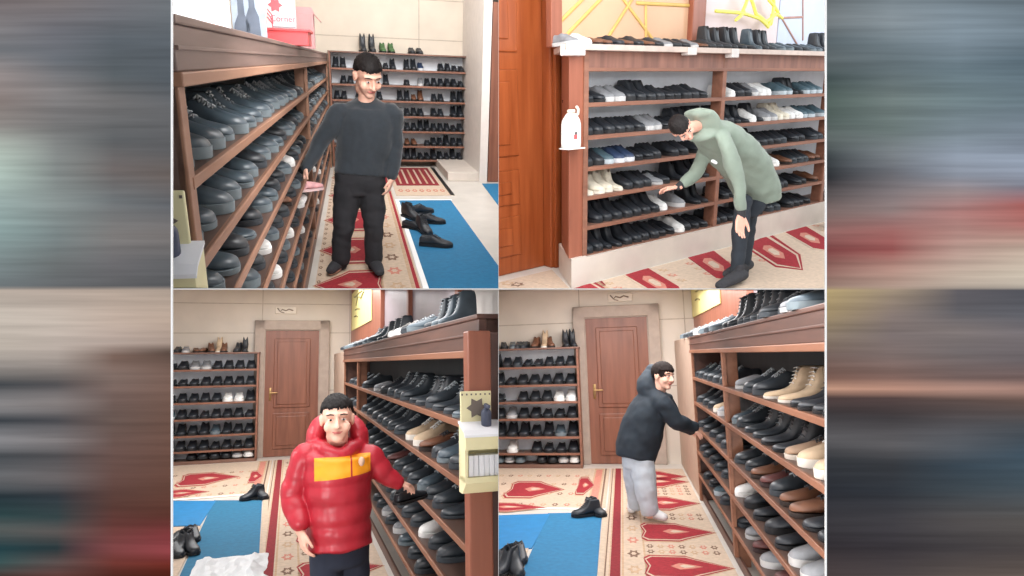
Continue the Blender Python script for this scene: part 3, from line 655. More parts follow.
bm = bm_new(); prism(bm, [(3.525,YF-.02),(3.68,YF-.02),(3.68,YF+.02),(3.86,4.2),(3.83,4.2)], .252, 1.87); P_('pilaster', bm, M_pilas, 'red-brown end pilaster')
bm = bm_new(); prism(bm, [(3.675,YF-.03),(3.725,YF-.03),(3.725,YF+.02),(3.68,YF+.02)], .24, 1.87); P_('end_strip', bm, M_edgex)
bm = bm_new(); box(bm, 3.865, XE, 4.18, 4.2, .24, 1.87); P_('back_panel', bm, M_pale, 'pale painted back')
for x in (5.52, 7.62):
    bm = bm_new(); box(bm, x, x+.03, YF+.02, YF+.12, .24, 1.74); box(bm, x-.012, x+.045, YF-.008, YF+.02, .24, 1.87, bev=.003); P_('divider', bm, M_edgex)
SH = [1.485,1.23,.98,.74,.49,.245]
for z in SH:
    bm = bm_new(); prism(bm, [(3.69,YF+.01),(XE,YF+.01),(XE,4.18),(3.86,4.18)], z-.022, z); s = P_('shelf', bm, M_rackx)
    bm = bm_new(); box(bm, 3.69, XE, YF-.006, YF+.012, z-.034, z, bev=.003); P_('edge_strip', bm, M_edgex, None, s)
bm = bm_new(); box(bm, 3.66, XE, YF-.004, YF+.02, 1.745, 1.872, bev=.003); P_('fascia', bm, M_pilasB)
bm = bm_new(); box(bm, 3.66, XE, YF-.016, YF+.02, 1.72, 1.748, bev=.004); P_('fascia_lip', bm, M_edgex)
bm = bm_new(); prism(bm, [(3.42,YF-.09),(XE,YF-.09),(XE,4.24),(3.78,4.24)], 1.872, 1.915); P_('ledge', bm, mat('ledge pale', (190,172,162), .5), 'pale ledge on top of the rack')
for a, b, zl in ((3.43,3.62,1.83),(4.85,4.97,1.85),(5.49,5.60,1.835)):
    bm = bm_new(); box(bm, a, b, YF-.1, YF-.021, zl, 1.912, bev=.006); P_('ledge_bracket', bm, mat('bracket white', (206,198,194), .5), 'white corner piece on the ledge edge')
G = 'shoes on the wide rack before the man in green'
for k, (z, c) in enumerate(zip(SH, ['ddggqaasddssd-','ssssssggddaabb','qqkuudds-ss-dd','cCCcsss-d-baab','-aaassaaw-g-bb','aabbaassddwsdd'])):
    row_front(R, c, 3.75, 5.49, YF, z, '%s shelf down, left bay of wide rack' % nth(k), G)
for k, (z, c) in enumerate(zip(SH, ['-wssgww-kkbbkkk-','aabbwbggCCwwkk-k','nnn-aasssS-ss-SS','-dd-wggww-nSSSnn','-dds-g-SSss-dd-n','ssdd-aa-SS-ssdd-'])):
    row_front(R, c, 5.57, 7.60, YF, z, '%s shelf down, right bay of wide rack' % nth(k), G)
G = 'shoes on the ledge of the wide rack'
codes = 'gwnnsnsnsgssgnsss' ; xs = [3.62+.122*i for i in range(17)]
for i, (c, X) in enumerate(list(zip(codes, xs)) + [('b',5.42),('b',5.56),('b',5.72),('b',5.86),('d',5.98),('i',6.12),('b',6.26),('B',6.38),('l',6.52),('l',6.65),('S',6.85),('S',6.98),('l',7.12),('l',7.25),('B',7.42),('B',7.56)]):
    kind, sh = CODE[c]; tall = 'boot' in kind and i > 16
    shoe(R, kind, sh, (X, YF+.12, 1.9165), random.uniform(-.12,.12), (.80 if tall else 1.0)*random.uniform(.95,1.05), '%s %s, %s from left on the pale ledge of wide rack' % (WORD[sh], NAMEWORD[kind].replace('_',' '), nth(i)), G)
# panelled window above the ledge
mgo = mat('window pane peach', (214,172,138), .5, var=.06, scale=3); mgp = mat('window pane pale pink', (222,204,204), .5, var=.05, scale=3)
bm = bm_new(); box(bm, 3.80, 5.52, 4.24, 4.27, 1.93, 4.2); w1 = struct('window_1', bm, mgo, R)
bm = bm_new(); box(bm, 5.72, 7.1, 4.24, 4.27, 1.93, 4.2); w2 = struct('window_2', bm, mgp, R)
bm = bm_new(); box(bm, 7.12, 12, 4.24, 4.27, 1.93, 4.2); struct('wall_panel', bm, mat('wall glare blue', (198,206,222), .6, var=.03), R)  # pale blue is the corner's lens glare put into the wall colour
bm = bm_new(); box(bm, 5.52, 5.72, 4.18, 4.27, 1.93, 4.2, bev=.008); struct('trim_9', bm, M_pilas, R)
bm = bm_new(); box(bm, 3.72, 3.84, 4.20, 4.27, 1.93, 4.2, bev=.008); struct('trim_10', bm, M_pilas, R)
def strip_px(room, pts, Y, r, name, m, par):
    bm = bm_new()
    for a, b in pts:
        A = room.atY(*a, Y); B = room.atY(*b, Y); tube(bm, [A, B], r, r*.5, n=8)
    o = obj(name, bm, m, None, par, smooth=True); o['kind'] = 'structure'; return o
my = mat('window bar yellow', (214,178,100), .5, var=.08); mm = mat('window bar mauve', (176,136,124), .5)
strip_px(R, [((556,46),(606,-6)),((604,44),(637,-8)),((618,-8),(652,38)),((637,3),(697,6)),((600,-6),(604,-2)),((646,6),(646,40)),((560,22),(590,-8))], 4.235, .016, 'window_bars', my, w1)
strip_px(R, [((776,8),(797,44)),((779,18),(803,17)),((803,-8),(803,40))], 4.235, .012, 'window_bars', mm, w2)
base = tuple(R.atY(757, 16, 4.12)); t = thing('star_garland', 'bright yellow star-shaped tinsel garland hanging on the pale window', 'decoration', R, base); K = rel(base)
bm = bm_new()
pl = [((716,11),(742,13)),((742,13),(749,-6)),((749,-6),(756,14)),((742,13),(760,19)),((756,14),(766,22)),((760,19),(768,27)),((768,27),(772,15)),((766,22),(776,14)),((771,24),(774,2)),((776,14),(782,18)),((769,0),(778,12)),((736,20),(744,12)),((772,-6),(774,6))]
for a, b in pl: tube(bm, [R.atY(*a,4.12), R.atY((a[0]+b[0])/2+.6,(a[1]+b[1])/2, 4.11), R.atY(*b,4.12)], .017, n=8)
bm.transform(K); obj('tinsel', bm, mat('tinsel yellow', (246,240,112), .4, var=.1, scale=40), None, t, smooth=True)
# bottle on a bracket, bucket
base = tuple(R.atY(571, 149, YF-.085)); t = thing('bottle', 'white plastic bottle with a red mark on the rack end pilaster', 'bottle', R, base); t.scale = (.84,.84,.84)
mbw = mat('bottle white', (236,236,230), .35, var=.02)
def lathe_sq(bm, prof, n=20, ky=.6, mi=0):
    rr = []
    for r, z in prof: rr.append([bm.verts.new((r*math.copysign(abs(math.cos(a))**.7, math.cos(a)), ky*r*math.copysign(abs(math.sin(a))**.7, math.sin(a)), z)) for a in [2*math.pi*i/n for i in range(n)]])
    for a, b in zip(rr, rr[1:]):
        for j in range(n): bm.faces.new((a[j], a[(j+1)%n], b[(j+1)%n], b[j])).material_index = mi
    bm.faces.new(rr[0][::-1]).material_index = mi; bm.faces.new(rr[-1]).material_index = mi
bm = bm_new(); lathe_sq(bm, [(.085,.012),(.098,.02),(.1,.06),(.098,.22),(.088,.26),(.06,.30),(.04,.32)]); obj('body', bm, mbw, None, t, smooth=True)
bm = bm_new(); lathe_sq(bm, [(.034,.318),(.034,.345),(.028,.352)], ky=1.0); o = obj('cap', bm, mat('bottle cap', (216,206,190), .4), None, t, smooth=True)
bm = bm_new(); tube(bm, [(.05,0,.29),(.085,0,.31),(.09,0,.35),(.07,0,.37)], .014, n=8); obj('handle', bm, mat('bottle cap', (216,206,190), .4), None, t, smooth=True)
bm = bm_new(); box(bm, -.02,.02,-.0625,-.058,.09,.13); obj('label_mark', bm, mat('mark red', (204,90,92), .5), None, t)
bm = bm_new(); box(bm, -.012,.018,-.0625,-.058,.131,.155); obj('label_mark', bm, mat('mark dark', (90,84,84), .5), None, t)
bm = bm_new(); box(bm, -.1,.115,-.07,.052,0,.012,bev=.003); obj('bracket', bm, mbw, None, t)
p = R.floor(819, 228); base = (p.x+.12, p.y-.22, .0145); t = thing('bucket', 'pale lidded bucket standing on rug at foot of wide rack', 'bucket', R, base)
bm = bm_new(); lathe_sq(bm, [(.11,.002),(.15,.02),(.165,.22),(.168,.26)], 24, 1.0); obj('body', bm, mat('bucket grey blue', (126,136,150), .4), None, t, smooth=True)
bm = bm_new(); lathe_sq(bm, [(.176,.262),(.18,.285),(.16,.30),(.02,.305)], 24, 1.0); obj('lid', bm, mat('bucket lid', (222,224,228), .4), None, t, smooth=True)
# rug
polys = []
def hexpx(cx, cy, dx, dy, wx, wy, s=1.0):
    """elongated niche around a pixel on the floor: (dx,dy) half length, (wx,wy) half width"""
    q = [(-1,-.0),(-.75,-.9),(.5,-1),(.72,-.6),(1.05,0),(.72,.6),(.5,1),(-.75,.9)]
    return px_poly(R, [(cx+s*(a*dx+b*wx), cy+s*(a*dy+b*wy)) for a, b in q])
for (cx, cy, dx, dy, wx, wy) in ((655,284,30,17,10,-5),(714,266,25,16.5,11,-5),(774,253,26,16,10,-5),(810,239,24,13,9,-4),(850,226,24,12,9,-4),(600,300,30,17,10,-5)):
    polys += [(hexpx(cx,cy,dx*1.12,dy*1.12,wx*1.45,wy*1.45), 2, 1), (hexpx(cx,cy,dx*1.06,dy*1.06,wx*1.25,wy*1.25), 1, 2), (hexpx(cx,cy,dx,dy,wx*1.08,wy*1.08), 0, 3), (hexpx(cx,cy,dx*.96,dy*.96,wx*.92,wy*.92), 1, 4), (hexpx(cx,cy,dx*.4,dy*.4,wx*.4,wy*.4), 4, 5), (hexpx(cx,cy,dx*.2,dy*.2,wx*.25,wy*.25), 0, 6)]
for i in range(9):
    for j in range(4):
        a = R.floor(600+27*i+9*j, 279-6.6*i+5*j)
        if a.y < YF-.1: polys += rosette(a.x, a.y, .05, .05, 2 if (i+j)%2 else 4, 1)
for i in range(6): a = R.floor(508+9*i, 284-1.9*i+ (3 if i%2 else 0)); polys += rosette(a.x, a.y, .07, .07, (2,3,4)[i%3], 1)
polys += [(px_poly(R, [(572,287.5),(600,281),(606,286),(580,293)]), 5, 1)]
def keep_off(q):
    pts, mi, lv = q
    if any(x > 3.45 and y > 3.95 for x, y in pts): return None
    return ([(x, min(y, 3.73) if x > 3.42 else y) for x, y in pts], mi, lv)
polys = [q for q in map(keep_off, polys) if q and len({(round(x,3),round(y,3)) for x,y in q[0]}) > 2]
ol = [(2.0,1.4),(8.9,1.4),(8.9,3.735),(3.50,3.735),(3.80,4.3),(2.0,4.3)]
rug(R, 'prayer_rug', 'cream rug with slanting red niches under the man in green jacket', ol, polys, RUGM)
# ------------------------------------------------------------------ lower left and lower right places (the same hall seen twice)
def lower_hall(R, YB, rack_front_Y, rack_x, door_x, door_z, who, sign_px, plaque, Yjog, near_Y, left_codes, left_where, tops, frame_lo):
    XW = 1.09
    bm = bm_new(); box(bm, -4.2, 1.3, 1.0, YB+.2, -.05, 0); struct('floor', bm, M_marble, R)
    bm = bm_new(); box(bm, -7.5, 1.3, YB, YB+.1, 0, 3.4); joints(bm, [rack_x[1]+.02, door_x[1]+.5], [1.05, R.atY(200 if R is BL else 520, 333 if R is BL else 325, YB).z, R.atY(200 if R is BL else 520, 303 if R is BL else 290, YB).z], -7.5, 1.3, 0, 3.4, YB, .007); struct('wall_back', bm, [M_wallB, M_joint], R)
    bm = bm_new(); box(bm, XW, XW+.06, 1.0, YB, 0, 3.4); struct('wall_side', bm, mat('plaster pale', (216,210,204), .6, var=.04), R)
    bm = bm_new(); box(bm, .715, XW, Yjog, YB, 0, 1.66, bev=.006); struct('trim_11', bm, mat('jog beige', (184,160,142), .6, var=.06), R)
    door(R, 'door_2', door_x[0], door_x[1], YB-.03, door_z, M_door, M_frame, fw=.16, panels=((.06,.34),(.38,.93)), handle_x=door_x[0]+.10)
    # plaque above the door
    t = thing('wall_plaque', 'small pale wall plaque with dark script above the door %s' % who, 'plaque', R, plaque); 
    bm = bm_new(); box(bm, -.17,.17,-.03,0,-.06,.06, bev=.012); obj('plate', bm, mat('plaque pale', (222,212,198), .5, var=.03), None, t)
    bm = bm_new(); tube(bm, [(-.13,-.034,.03),(-.09,-.034,-.02),(-.06,-.034,.015),(0,-.034,-.005),(.05,-.034,.02),(.11,-.034,.0)], .010, n=6); tube(bm, [(-.08,-.034,-.03),(-.03,-.034,-.04)], .007, n=6); obj('script', bm, mat('script brown', (128,112,98), .6), None, t)
    # wall rack by the door
    Y = rack_front_Y; x0, x1 = rack_x
    Z = [R.atY(x, y, Y).z for x, y in left_codes['z']]
    Z[-1] = max(Z[-1], .07)
    ztop = Z[0]
    t = rack_front(R, 'white-backed wall rack of black shoes left of the door %s' % who, None, Y, x0, x1, YB-Y-.01, Z[1:-1], ztop, Z[-1]-.02, [], M_pale, M_rackx, M_edgex, post=.03)
    bm = bm_new(); box(bm, x0, x1, Y, YB-.01, 0, Z[-1]-.021); bm.transform(rel(t.location if False else ((x0+x1)/2, Y+(YB-Y-.01)/2, 0))); obj('base_board', bm, M_rackx, None, t)
    G = 'shoes on the wall rack %s' % who
    for k, c in enumerate(left_codes['c']):
        row_front(R, c, x0+.04, x1-.04, Y, (Z+[Z[-1]])[k+1] if k+1 < len(Z) else Z[-1], '%s shelf down, %s' % (nth(k), left_where), G, scale=1.6)
    for k, (c, px) in enumerate(tops):
        kind, sh = CODE[c]; p = R.Xfor(px, Y+.15, ztop)
        shoe(R, kind, sh, (p, Y+.15, ztop+.0015), random.uniform(-.3,.3), .95 if kind == 'boot' else 1.1, '%s %s, %s from left on top of %s' % (WORD[sh], NAMEWORD[kind].replace('_',' '), nth(k), left_where), 'shoes on top of the wall rack %s' % who)
    # panelled window wall above the long rack
    bm = bm_new(); box(bm, .99, XW, frame_lo[0], YB, 1.69, 3.0, bev=.005); struct('trim_12', bm, M_pilas, R)
    bm = bm_new(); box(bm, 1.04, XW, frame_lo[1], frame_lo[0], 1.69, 3.0); w_ = struct('window_3', bm, mat('window dusk', (150,140,146), .35, var=.1, scale=4), R)
    for yy in (frame_lo[1], (frame_lo[0]+frame_lo[1])/2):
        bm = bm_new(); box(bm, 1.0, 1.045, yy, yy+.09, 1.69, 3.0, bev=.004); o = obj('window_bar', bm, M_pilas, None, w_); o['kind'] = 'structure'
    # yellow notice
    A = R.atX(sign_px[0], sign_px[1], .975); B = R.atX(sign_px[2], sign_px[3], .975)
    y0, y1 = min(A.y,B.y), min(max(A.y,B.y), YB-.02); zb = (A.z+B.z)/2
    base = (.985, (y0+y1)/2, zb); t = thing('notice', 'yellow notice with dark script above the rack, photo %s' % who, 'sign', R, base); K = rel(base)
    bm = bm_new(); box(bm, .975,.985, y0, y1, zb, zb+.62, bev=.002); bm.transform(K); obj('sheet', bm, mat('notice yellow', (214,204,136), .6, var=.05), None, t)
    bm = bm_new(); w = y1-y0; C = (y0+y1)/2
    for (a, b) in (((.32,.52),(-.05,.42)),((.22,.50),(-.1,.50)),((.1,.48),(.2,.36)),((-.05,.40),(-.2,.46)),((.25,.30),(.0,.26)),((-.2,.46),(-.15,.52)),((.3,.20),(.12,.17))):
        tube(bm, [(.972, C+w*a[0], zb+a[1]), (.972, C+w*(a[0]+b[0])/2, zb+(a[1]+b[1])/2+.015), (.972, C+w*b[0], zb+b[1])], .011, n=6)
    bm.transform(K); obj('script', bm, mat('script olive', (128,122,78), .6), None, t)
SHL = [1.245,.995,.745,.50,.275]
# --- lower left
R = BL
zc = {'z': [(248,352),(249,368.7),(250,384.8),(251,401),(252,417),(253,433),(254,448),(256,462)],
      'c': ['-sqdsggsqss','-aadddsssss','nn-dsssswwa','-sgkssdsssd','daaaasalass','-w-wsssdsds','xlxl-dsssgw']}
lower_hall(R, 11.3, 10.92, (-2.35,-.47), (-.40,.47), R.atY(290,330,11.27).z, 'behind boy in red', (351.5,330,371,321.5), tuple(R.atY(286,310.5,11.3)), 9.06, 2.3, zc, 'door rack behind boy in red', [('s',178),('g',186),('n',196),('n',203),('N',211),('O',219),('N',224),('a',238),('b',245)], (7.5, 3.9))
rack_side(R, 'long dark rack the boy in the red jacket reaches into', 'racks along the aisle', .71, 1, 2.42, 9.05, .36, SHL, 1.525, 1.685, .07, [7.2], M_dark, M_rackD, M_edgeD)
G = 'shoes on the rack the boy in red reaches into'; X = .71
DIM = {'l':'S','L':'A','i':'B'}
near = lambda items, z, sh: row_side(R, [(DIM.get(c, c) if random.random() < .85 else c, R.Yfor(px, X+.03, z)) for c, px in items], X, 1, z, '%s shelf, rack the boy in red reaches' % sh, G)
near([('i',458),('i',447),('B',436),('l',428),('B',420),('B',412),('L',404),('L',396),('L',389),('s',383),('x',375),('S',365),('l',360),('S',355),('S',351)], SHL[0], 'first')
near([('S',452),('L',442),('L',434),('n',424),('t',416),('t',407),('l',398),('L',391),('S',385),('S',380),('l',374),('l',368),('S',363),('S',358),('S',354),('S',350)], SHL[1], 'second')
near([('B',446),('S',436),('L',427),('l',419),('L',411),('l',404),('S',397),('m',390),('S',384),('S',376),('S',370),('S',365),('S',360)], SHL[2], 'third')
near([('S',440),('S',430),('w',421),('S',413),('l',406),('L',399),('S',393),('L',387),('S',382),('S',377),('S',372)], SHL[3], 'fourth')
near([('S',418),('l',409),('L',401),('g',394),('l',388),('g',383),('S',378),('L',374)], SHL[4], 'fifth')
for k, (c, px) in enumerate([('i',452),('i',444),('B',436),('l',426),('S',419),('w',411),('w',404),('B',397),('B',391),('B',385),('L',380),('L',375),('S',369),('S',364),('l',358),('l',353),('S',349)]):
    kind, sh = CODE[c]; shoe(R, kind, sh, (.83, R.Yfor(px, .80, 1.72), 1.6865), math.radians(-90)+random.uniform(-.15,.15), .70 if kind == 'boot' else 1.05, '%s %s, %s from near end on rack top the boy in red reaches' % (WORD[sh], NAMEWORD[kind].replace('_',' '), nth(k)), 'shoes on top of the rack the boy in red reaches into', True, sy=1.2)
# end pilaster with dispenser
bm = bm_new(); box(bm, .635, .725, 2.33, 2.405, 0, 1.615, bev=.006); struct('trim_13', bm, M_pilas, R)
bm = bm_new(); box(bm, .725, 1.09, 2.345, 2.39, 0, 1.61, bev=.005); struct('trim_14', bm, mat('end panel dark brown', (96,72,66), .5, var=.12, stretch=(6,1,.6)), R)
p = R.atY(478, 478, 2.325); dispenser(R, 'cream soap dispenser on the rack end pilaster right of the boy in red', (p.x, 2.328, p.z), .88)
# rugs and mats
def carpet_lower(R, lab1, lab2, YB, Yr, niches, left_niches):
    xr = R.floor(619 if R is BR else 277, 500).x
    ol = [(-.215,1.6),(.69,1.6),(.69,Yr),(-.215,Yr)]
    P = [stripe(-.195,-.185,1.6,Yr,3,1), stripe(-.155,-.085,1.6,Yr,5,2), stripe(-.165,-.158,1.6,Yr,2,1), stripe(-.075,.10,1.6,Yr,2,1), stripe(-.06,.085,1.6,Yr,0,2)]
    for i in range(int((Yr-2.0)/.36)): P += rosette(.013, 2.2+.36*i, .05, .10, (4,2,3)[i%3], 3)
    for (y, hy) in niches:
        y = min(y, Yr-hy*1.36)
        P += niche(.38, y, .28, hy*.76, 1)
        for xx in (.14,.22,.30,.38,.46,.54,.62):
            for dy in (-.07,.07): P += rosette(xx, y-hy*1.62+dy, .03, .055, (3,4,2)[int(xx*100+dy*20)%3], 1)
    rug(R, 'prayer_rug', lab1, ol, P, RUGM)
    y0 = R.floor(*left_niches['edge']).y
    ol = [(-3.6,y0),(-.235,y0),(-.235,Yr),(-3.6,Yr)]
    P = [stripe(-3.6,-.235,y0,y0+.06,6,2), stripe(-.42,-.30,y0,Yr,2,1)]
    for q in left_niches['p']:
        a, b = px_poly(R, [q[:2], q[2:4]])
        cy = (a[1]+b[1])/2; P += niche((a[0]+b[0])/2, cy, abs(b[0]-a[0])/2, q[4], 1)
    for i in range(72):
        q = rosette(-.50-.12*(i%18), y0+.2+.52*(i//18), .035, .075, (2,4,3)[i%3], 1)
        if y0+.2+.52*(i//18) < Yr-.1: P += q
    P += [stripe(-.40,-.32,y0+.1,Yr-.1,4,2)] + [stripe(-.29,-.27,y0,Yr,3,1)]
    rug(R, 'prayer_rug', lab2, ol, P, RUGM)
def floor_px(R, pts): return px_poly(R, pts)
nb = [(R.floor(380, y).y, h) for y, h in ((478,.42),(498,.38),(528,.33),(567,.30))]
carpet_lower(R, 'cream rug with red border stripe under the boy in red jacket', 'pale rug with red niches between blue mat and wall rack behind boy in red', 11.3, 10.85, nb, {'edge': (200,499), 'p': [(183,479,236,479,.42),(250,477,262,477,.40),(160,494,206,494,.22)]})
Ye = R.floor(200,500.5).y
xL = -.235-.02
t = slab(R, 'floor_mat', 'weathered blue mat beside the boy in the red jacket', 'mat', px_poly(R, [(262,501),(258,576),(256,600),(170,600),(176,585),(214,501)]), M_blueD)
bm = bm_new(); prism(bm, px_poly(R, [(263,501),(268.5,501),(262,600),(256.6,600)]), .001, .012); obj('edge_strip', bm, M_cream, None, t)
slab(R, 'floor_mat', 'bright blue mat at the left edge behind the weathered one, photo with boy in red', 'mat', px_poly(R, [(216,501.5),(200,526),(172,527),(140,528),(140,501.5)]), M_blueL, .009)
t = slab(R, 'shoe_tray', 'pale-rimmed floor tray holding dark shoes left of the weathered blue mat', 'tray', px_poly(R, [(201,527),(176,580),(140,580),(140,530)]), M_cream, .012)
G = 'dark shoes in the floor tray by the weathered mat'
for i, (px, py, c) in enumerate(((193,540,'s'),(186,541,'s'),(178,542,'d'),(189,553,'a'),(181,554,'a'),(174,556,'s'))):
    p = R.floor(px, py); kind, sh = CODE[c]; shoe(R, kind, sh, (p.x, p.y, .0135), random.uniform(-.5,.5), 1.1, 'black %s, %s from mat in %s row of tray beside weathered mat' % (NAMEWORD[kind].replace('_',' '), nth(i%3), ('back','front')[i//3]), G)
def boots_pair(R, pts, lab):
    for i, (px, py, yaw, l) in enumerate(pts):
        p = R.floor(px, py); shoe(R, 'ankle_boot', 'black', (p.x, p.y, .0125), yaw, 1.0, l, lab, True, sy=1.15)
boots_pair(R, [(252,500,-1.0,'left black boot of the pair at the corner of weathered mat by boy in red'),(260,499,.5,'right black boot of the pair at the corner of weathered mat by boy in red')], 'black boots on the weathered mat by the boy in red')
def crumple(R, name, label, px, py, w, h, seed):
    p = R.floor(px, py); bm = bm_new()
    n = 16; g = [[None]*(n+1) for _ in range(n+1)]
    for i in range(n+1):
        for j in range(n+1):
            u, v = i/n-.5, j/n-.5; q = noise.noise(Vector((u*5+seed, v*5, 0)))*.5+noise.noise(Vector((u*11+seed, v*11, 3)))*.35
            e = 1-max(abs(u),abs(v))*2
            g[i][j] = bm.verts.new((u*w*(1+.3*noise.noise(Vector((v*4,seed,1)))), v*h*(1+.3*noise.noise(Vector((u*4,seed,2)))), .012+max(0,.035+.09*q)*min(1,e*3)))
    for i in range(n):
        for j in range(n): bm.faces.new((g[i][j],g[i+1][j],g[i+1][j+1],g[i][j+1]))
    bot = [v.co.copy() for v in bm.verts]
    r = bmesh.ops.extrude_face_region(bm, geom=bm.faces[:]); 
    for v in [x for x in r['geom'] if isinstance(x, bmesh.types.BMVert)]: v.co.z -= .003
    o = obj(name, bm, mat('paper white', (226,228,230), .6, var=.06), R, None, Matrix.Translation((p.x,p.y,0)), smooth=False); return tag(o, label, 'paper')
crumple(R, 'crumpled_paper', 'crumpled white paper lying on the weathered blue mat near the viewer', 229, 573, .52, .75, 2.0)
# --- lower right
R = BR
zc = {'z': [(576,346.6),(577,365.6),(578,383.8),(579,401),(580,418),(581,436.4),(582,453),(583,468)],
      'c': ['-BsSddsss','aadsssss','nd-sssww','ssgssdds','daaasala','w-w-sdds','xlxl-ssgw'][:7]}
lower_hall(R, 9.15, 8.78, (-2.0,-.585), (-.50,.37), R.atY(620,316.6,9.1).z, 'behind child in navy', (688.5,318,720,306), tuple(R.atY(620,297.5,9.15)), 7.0, 2.3, zc, 'door rack behind child in navy', [('s',504),('l',513),('S',519),('S',525),('N',536),('O',545),('N',550),('b',566),('b',573)], (5.3, 2.6))
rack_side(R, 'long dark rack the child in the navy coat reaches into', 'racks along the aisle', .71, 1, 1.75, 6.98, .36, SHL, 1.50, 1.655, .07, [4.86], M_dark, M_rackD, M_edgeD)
G = 'shoes on the rack the child in navy reaches into'
DIM = {'l':'S','L':'A','i':'B'}
near = lambda items, z, sh: row_side(R, [(DIM.get(c, c) if random.random() < .85 else c, R.Yfor(px, X+.03, z)) for c, px in items], X, 1, z, '%s shelf, rack the child in navy reaches' % sh, G, width=.145)
near([('b',828),('b',817),('b',806),('b',795),('O',781),('O',768),('S',757),('S',748),('x',737),('S',722),('S',716),('l',710),('L',705),('l',700),('S',696),('S',692)], SHL[0], 'first')
near([('t',822),('t',803),('o',790),('b',778),('b',767),('B',756),('B',747),('l',739),('l',734),('g',721),('t',715),('S',709),('S',704),('S',699),('S',695)], SHL[1], 'second')
near([('b',822),('b',810),('n',797),('n',784),('S',773),('m',764),('n',755),('l',747),('S',739),('S',723),('l',717),('S',711),('L',705),('S',700),('S',696)], SHL[2], 'third')
near([('g',824),('g',808),('g',794),('d',780),('q',768),('d',757),('q',747),('w',738),('S',723),('l',717),('S',711),('l',706),('S',701)], SHL[3], 'fourth')
near([('m',777),('g',765),('m',755),('x',746),('l',738),('S',723),('k',717),('L',711),('S',706),('g',701)], SHL[4], 'fifth')
for k, (c, px) in enumerate([('l',822),('x',812),('B',800),('S',789),('B',776),('B',768),('B',760),('B',753),('B',742),('B',736),('l',727),('S',721),('l',714),('t',708),('S',702),('S',696),('l',692)]):
    kind, sh = CODE[c]; shoe(R, kind, sh, (.83, R.Yfor(px, .80, 1.69), 1.6565), math.radians(-90)+random.uniform(-.15,.15), .85 if kind == 'boot' else 1.15, '%s %s, %s from near end on rack top the child in navy reaches' % (WORD[sh], NAMEWORD[kind].replace('_',' '), nth(k)), 'shoes on top of the rack the child in navy reaches into', True, sy=1.2)
nb = [(R.floor(680, y).y, h) for y, h in ((465.5,.40),(482.5,.36),(504,.33),(533,.30),(568,.27))]
carpet_lower(R, 'cream rug with red niches and red stripe under child in navy coat', 'pale rug with red niches between blue mat and wall rack behind child in navy', 9.15, 8.74, nb, {'edge': (560,510), 'p': [(510,490,562,490,.38),(578,486,594,486,.42),(478,508,545,508,.16)]})
t = slab(R, 'floor_mat', 'blue mat with black boots at its corner beside child in navy', 'mat', px_poly(R, [(602,513),(597,576),(595,600),(510,600),(518,583),(548,514)]), M_blue)
bm = bm_new(); prism(bm, px_poly(R, [(603,513),(608,512),(601,600),(595.6,600)]), .001, .012); obj('edge_strip', bm, M_cream, None, t)
slab(R, 'floor_mat', 'brighter blue mat at left edge of the photo with child in navy', 'mat', px_poly(R, [(550,514.5),(532,549),(500,552),(470,554),(470,517)]), M_blueL, .009)
t = slab(R, 'shoe_tray', 'pale-rimmed floor tray with dark shoes beside the brighter blue mat', 'tray', px_poly(R, [(528.5,549.5),(517,584),(470,590),(470,555)]), M_cream, .012)
G = 'dark shoes in the floor tray by the brighter blue mat'
for i, (px, py, c) in enumerate(((520,560,'s'),(510,561,'s'),(502,563,'d'),(515,573,'a'),(506,574,'a'))):
    p = R.floor(px, py); kind, sh = CODE[c]; shoe(R, kind, sh, (p.x, p.y, .0135), random.uniform(-.5,.5), 1.1, 'black %s, %s from mat in %s row of tray beside brighter mat' % (NAMEWORD[kind].replace('_',' '), nth(i%3), ('back','front')[i//3]), G)
boots_pair(R, [(586,517,-1.1,'left black boot of the pair at the mat corner by child in navy'),(596,515.5,.6,'right black boot of the pair at the mat corner by child in navy')], 'black boots on the mat by the child in navy')
# ------------------------------------------------------------------ people
def head_M(c, face, up, k=1.0):
    y = -Vector(face).normalized(); z = Vector(up); z = (z - y*z.dot(y)).normalized(); x = y.cross(z)
    return Matrix(((x.x*k,y.x*k,z.x*k,c[0]),(x.y*k,y.y*k,z.y*k,c[1]),(x.z*k,y.z*k,z.z*k,c[2]),(0,0,0,1)))
def xf(bm, n0, M):
    bm.verts.ensure_lookup_table()
    for v in bm.verts[n0:]: v.co = M @ v.co
def head_into(bm, M):
    n0 = len(bm.verts)
    ball(bm, (0,.012,.03), (.074,.094,.083)); ball(bm, (0,-.022,-.035), (.060,.066,.072)); ball(bm, (0,-.058,-.088), (.030,.028,.024))
    ball(bm, (0,-.03,-.065), (.050,.05,.045))
    for s in (-1,1):
        ball(bm, (s*.040,-.058,-.032), (.026,.024,.028)); ball(bm, (s*.076,.012,-.008), (.011,.022,.032)); ball(bm, (s*.081,.020,.004), (.008,.014,.018))
    tube(bm, [(-.046,-.066,.030),(0,-.080,.032),(.046,-.066,.030)], .011, n=10, view=Vector((0,0,1)))
    tube(bm, [(0,-.083,.018),(0,-.096,-.012),(0,-.104,-.028)], [.007,.010,.013], n=10, view=Vector((1,0,0)))
    for s in (-1,1): ball(bm, (s*.011,-.094,-.030), (.008,.010,.007))
    tube(bm, [(0,.02,-.02),(0,.025,-.10)], .055, n=14)
    xf(bm, n0, M)
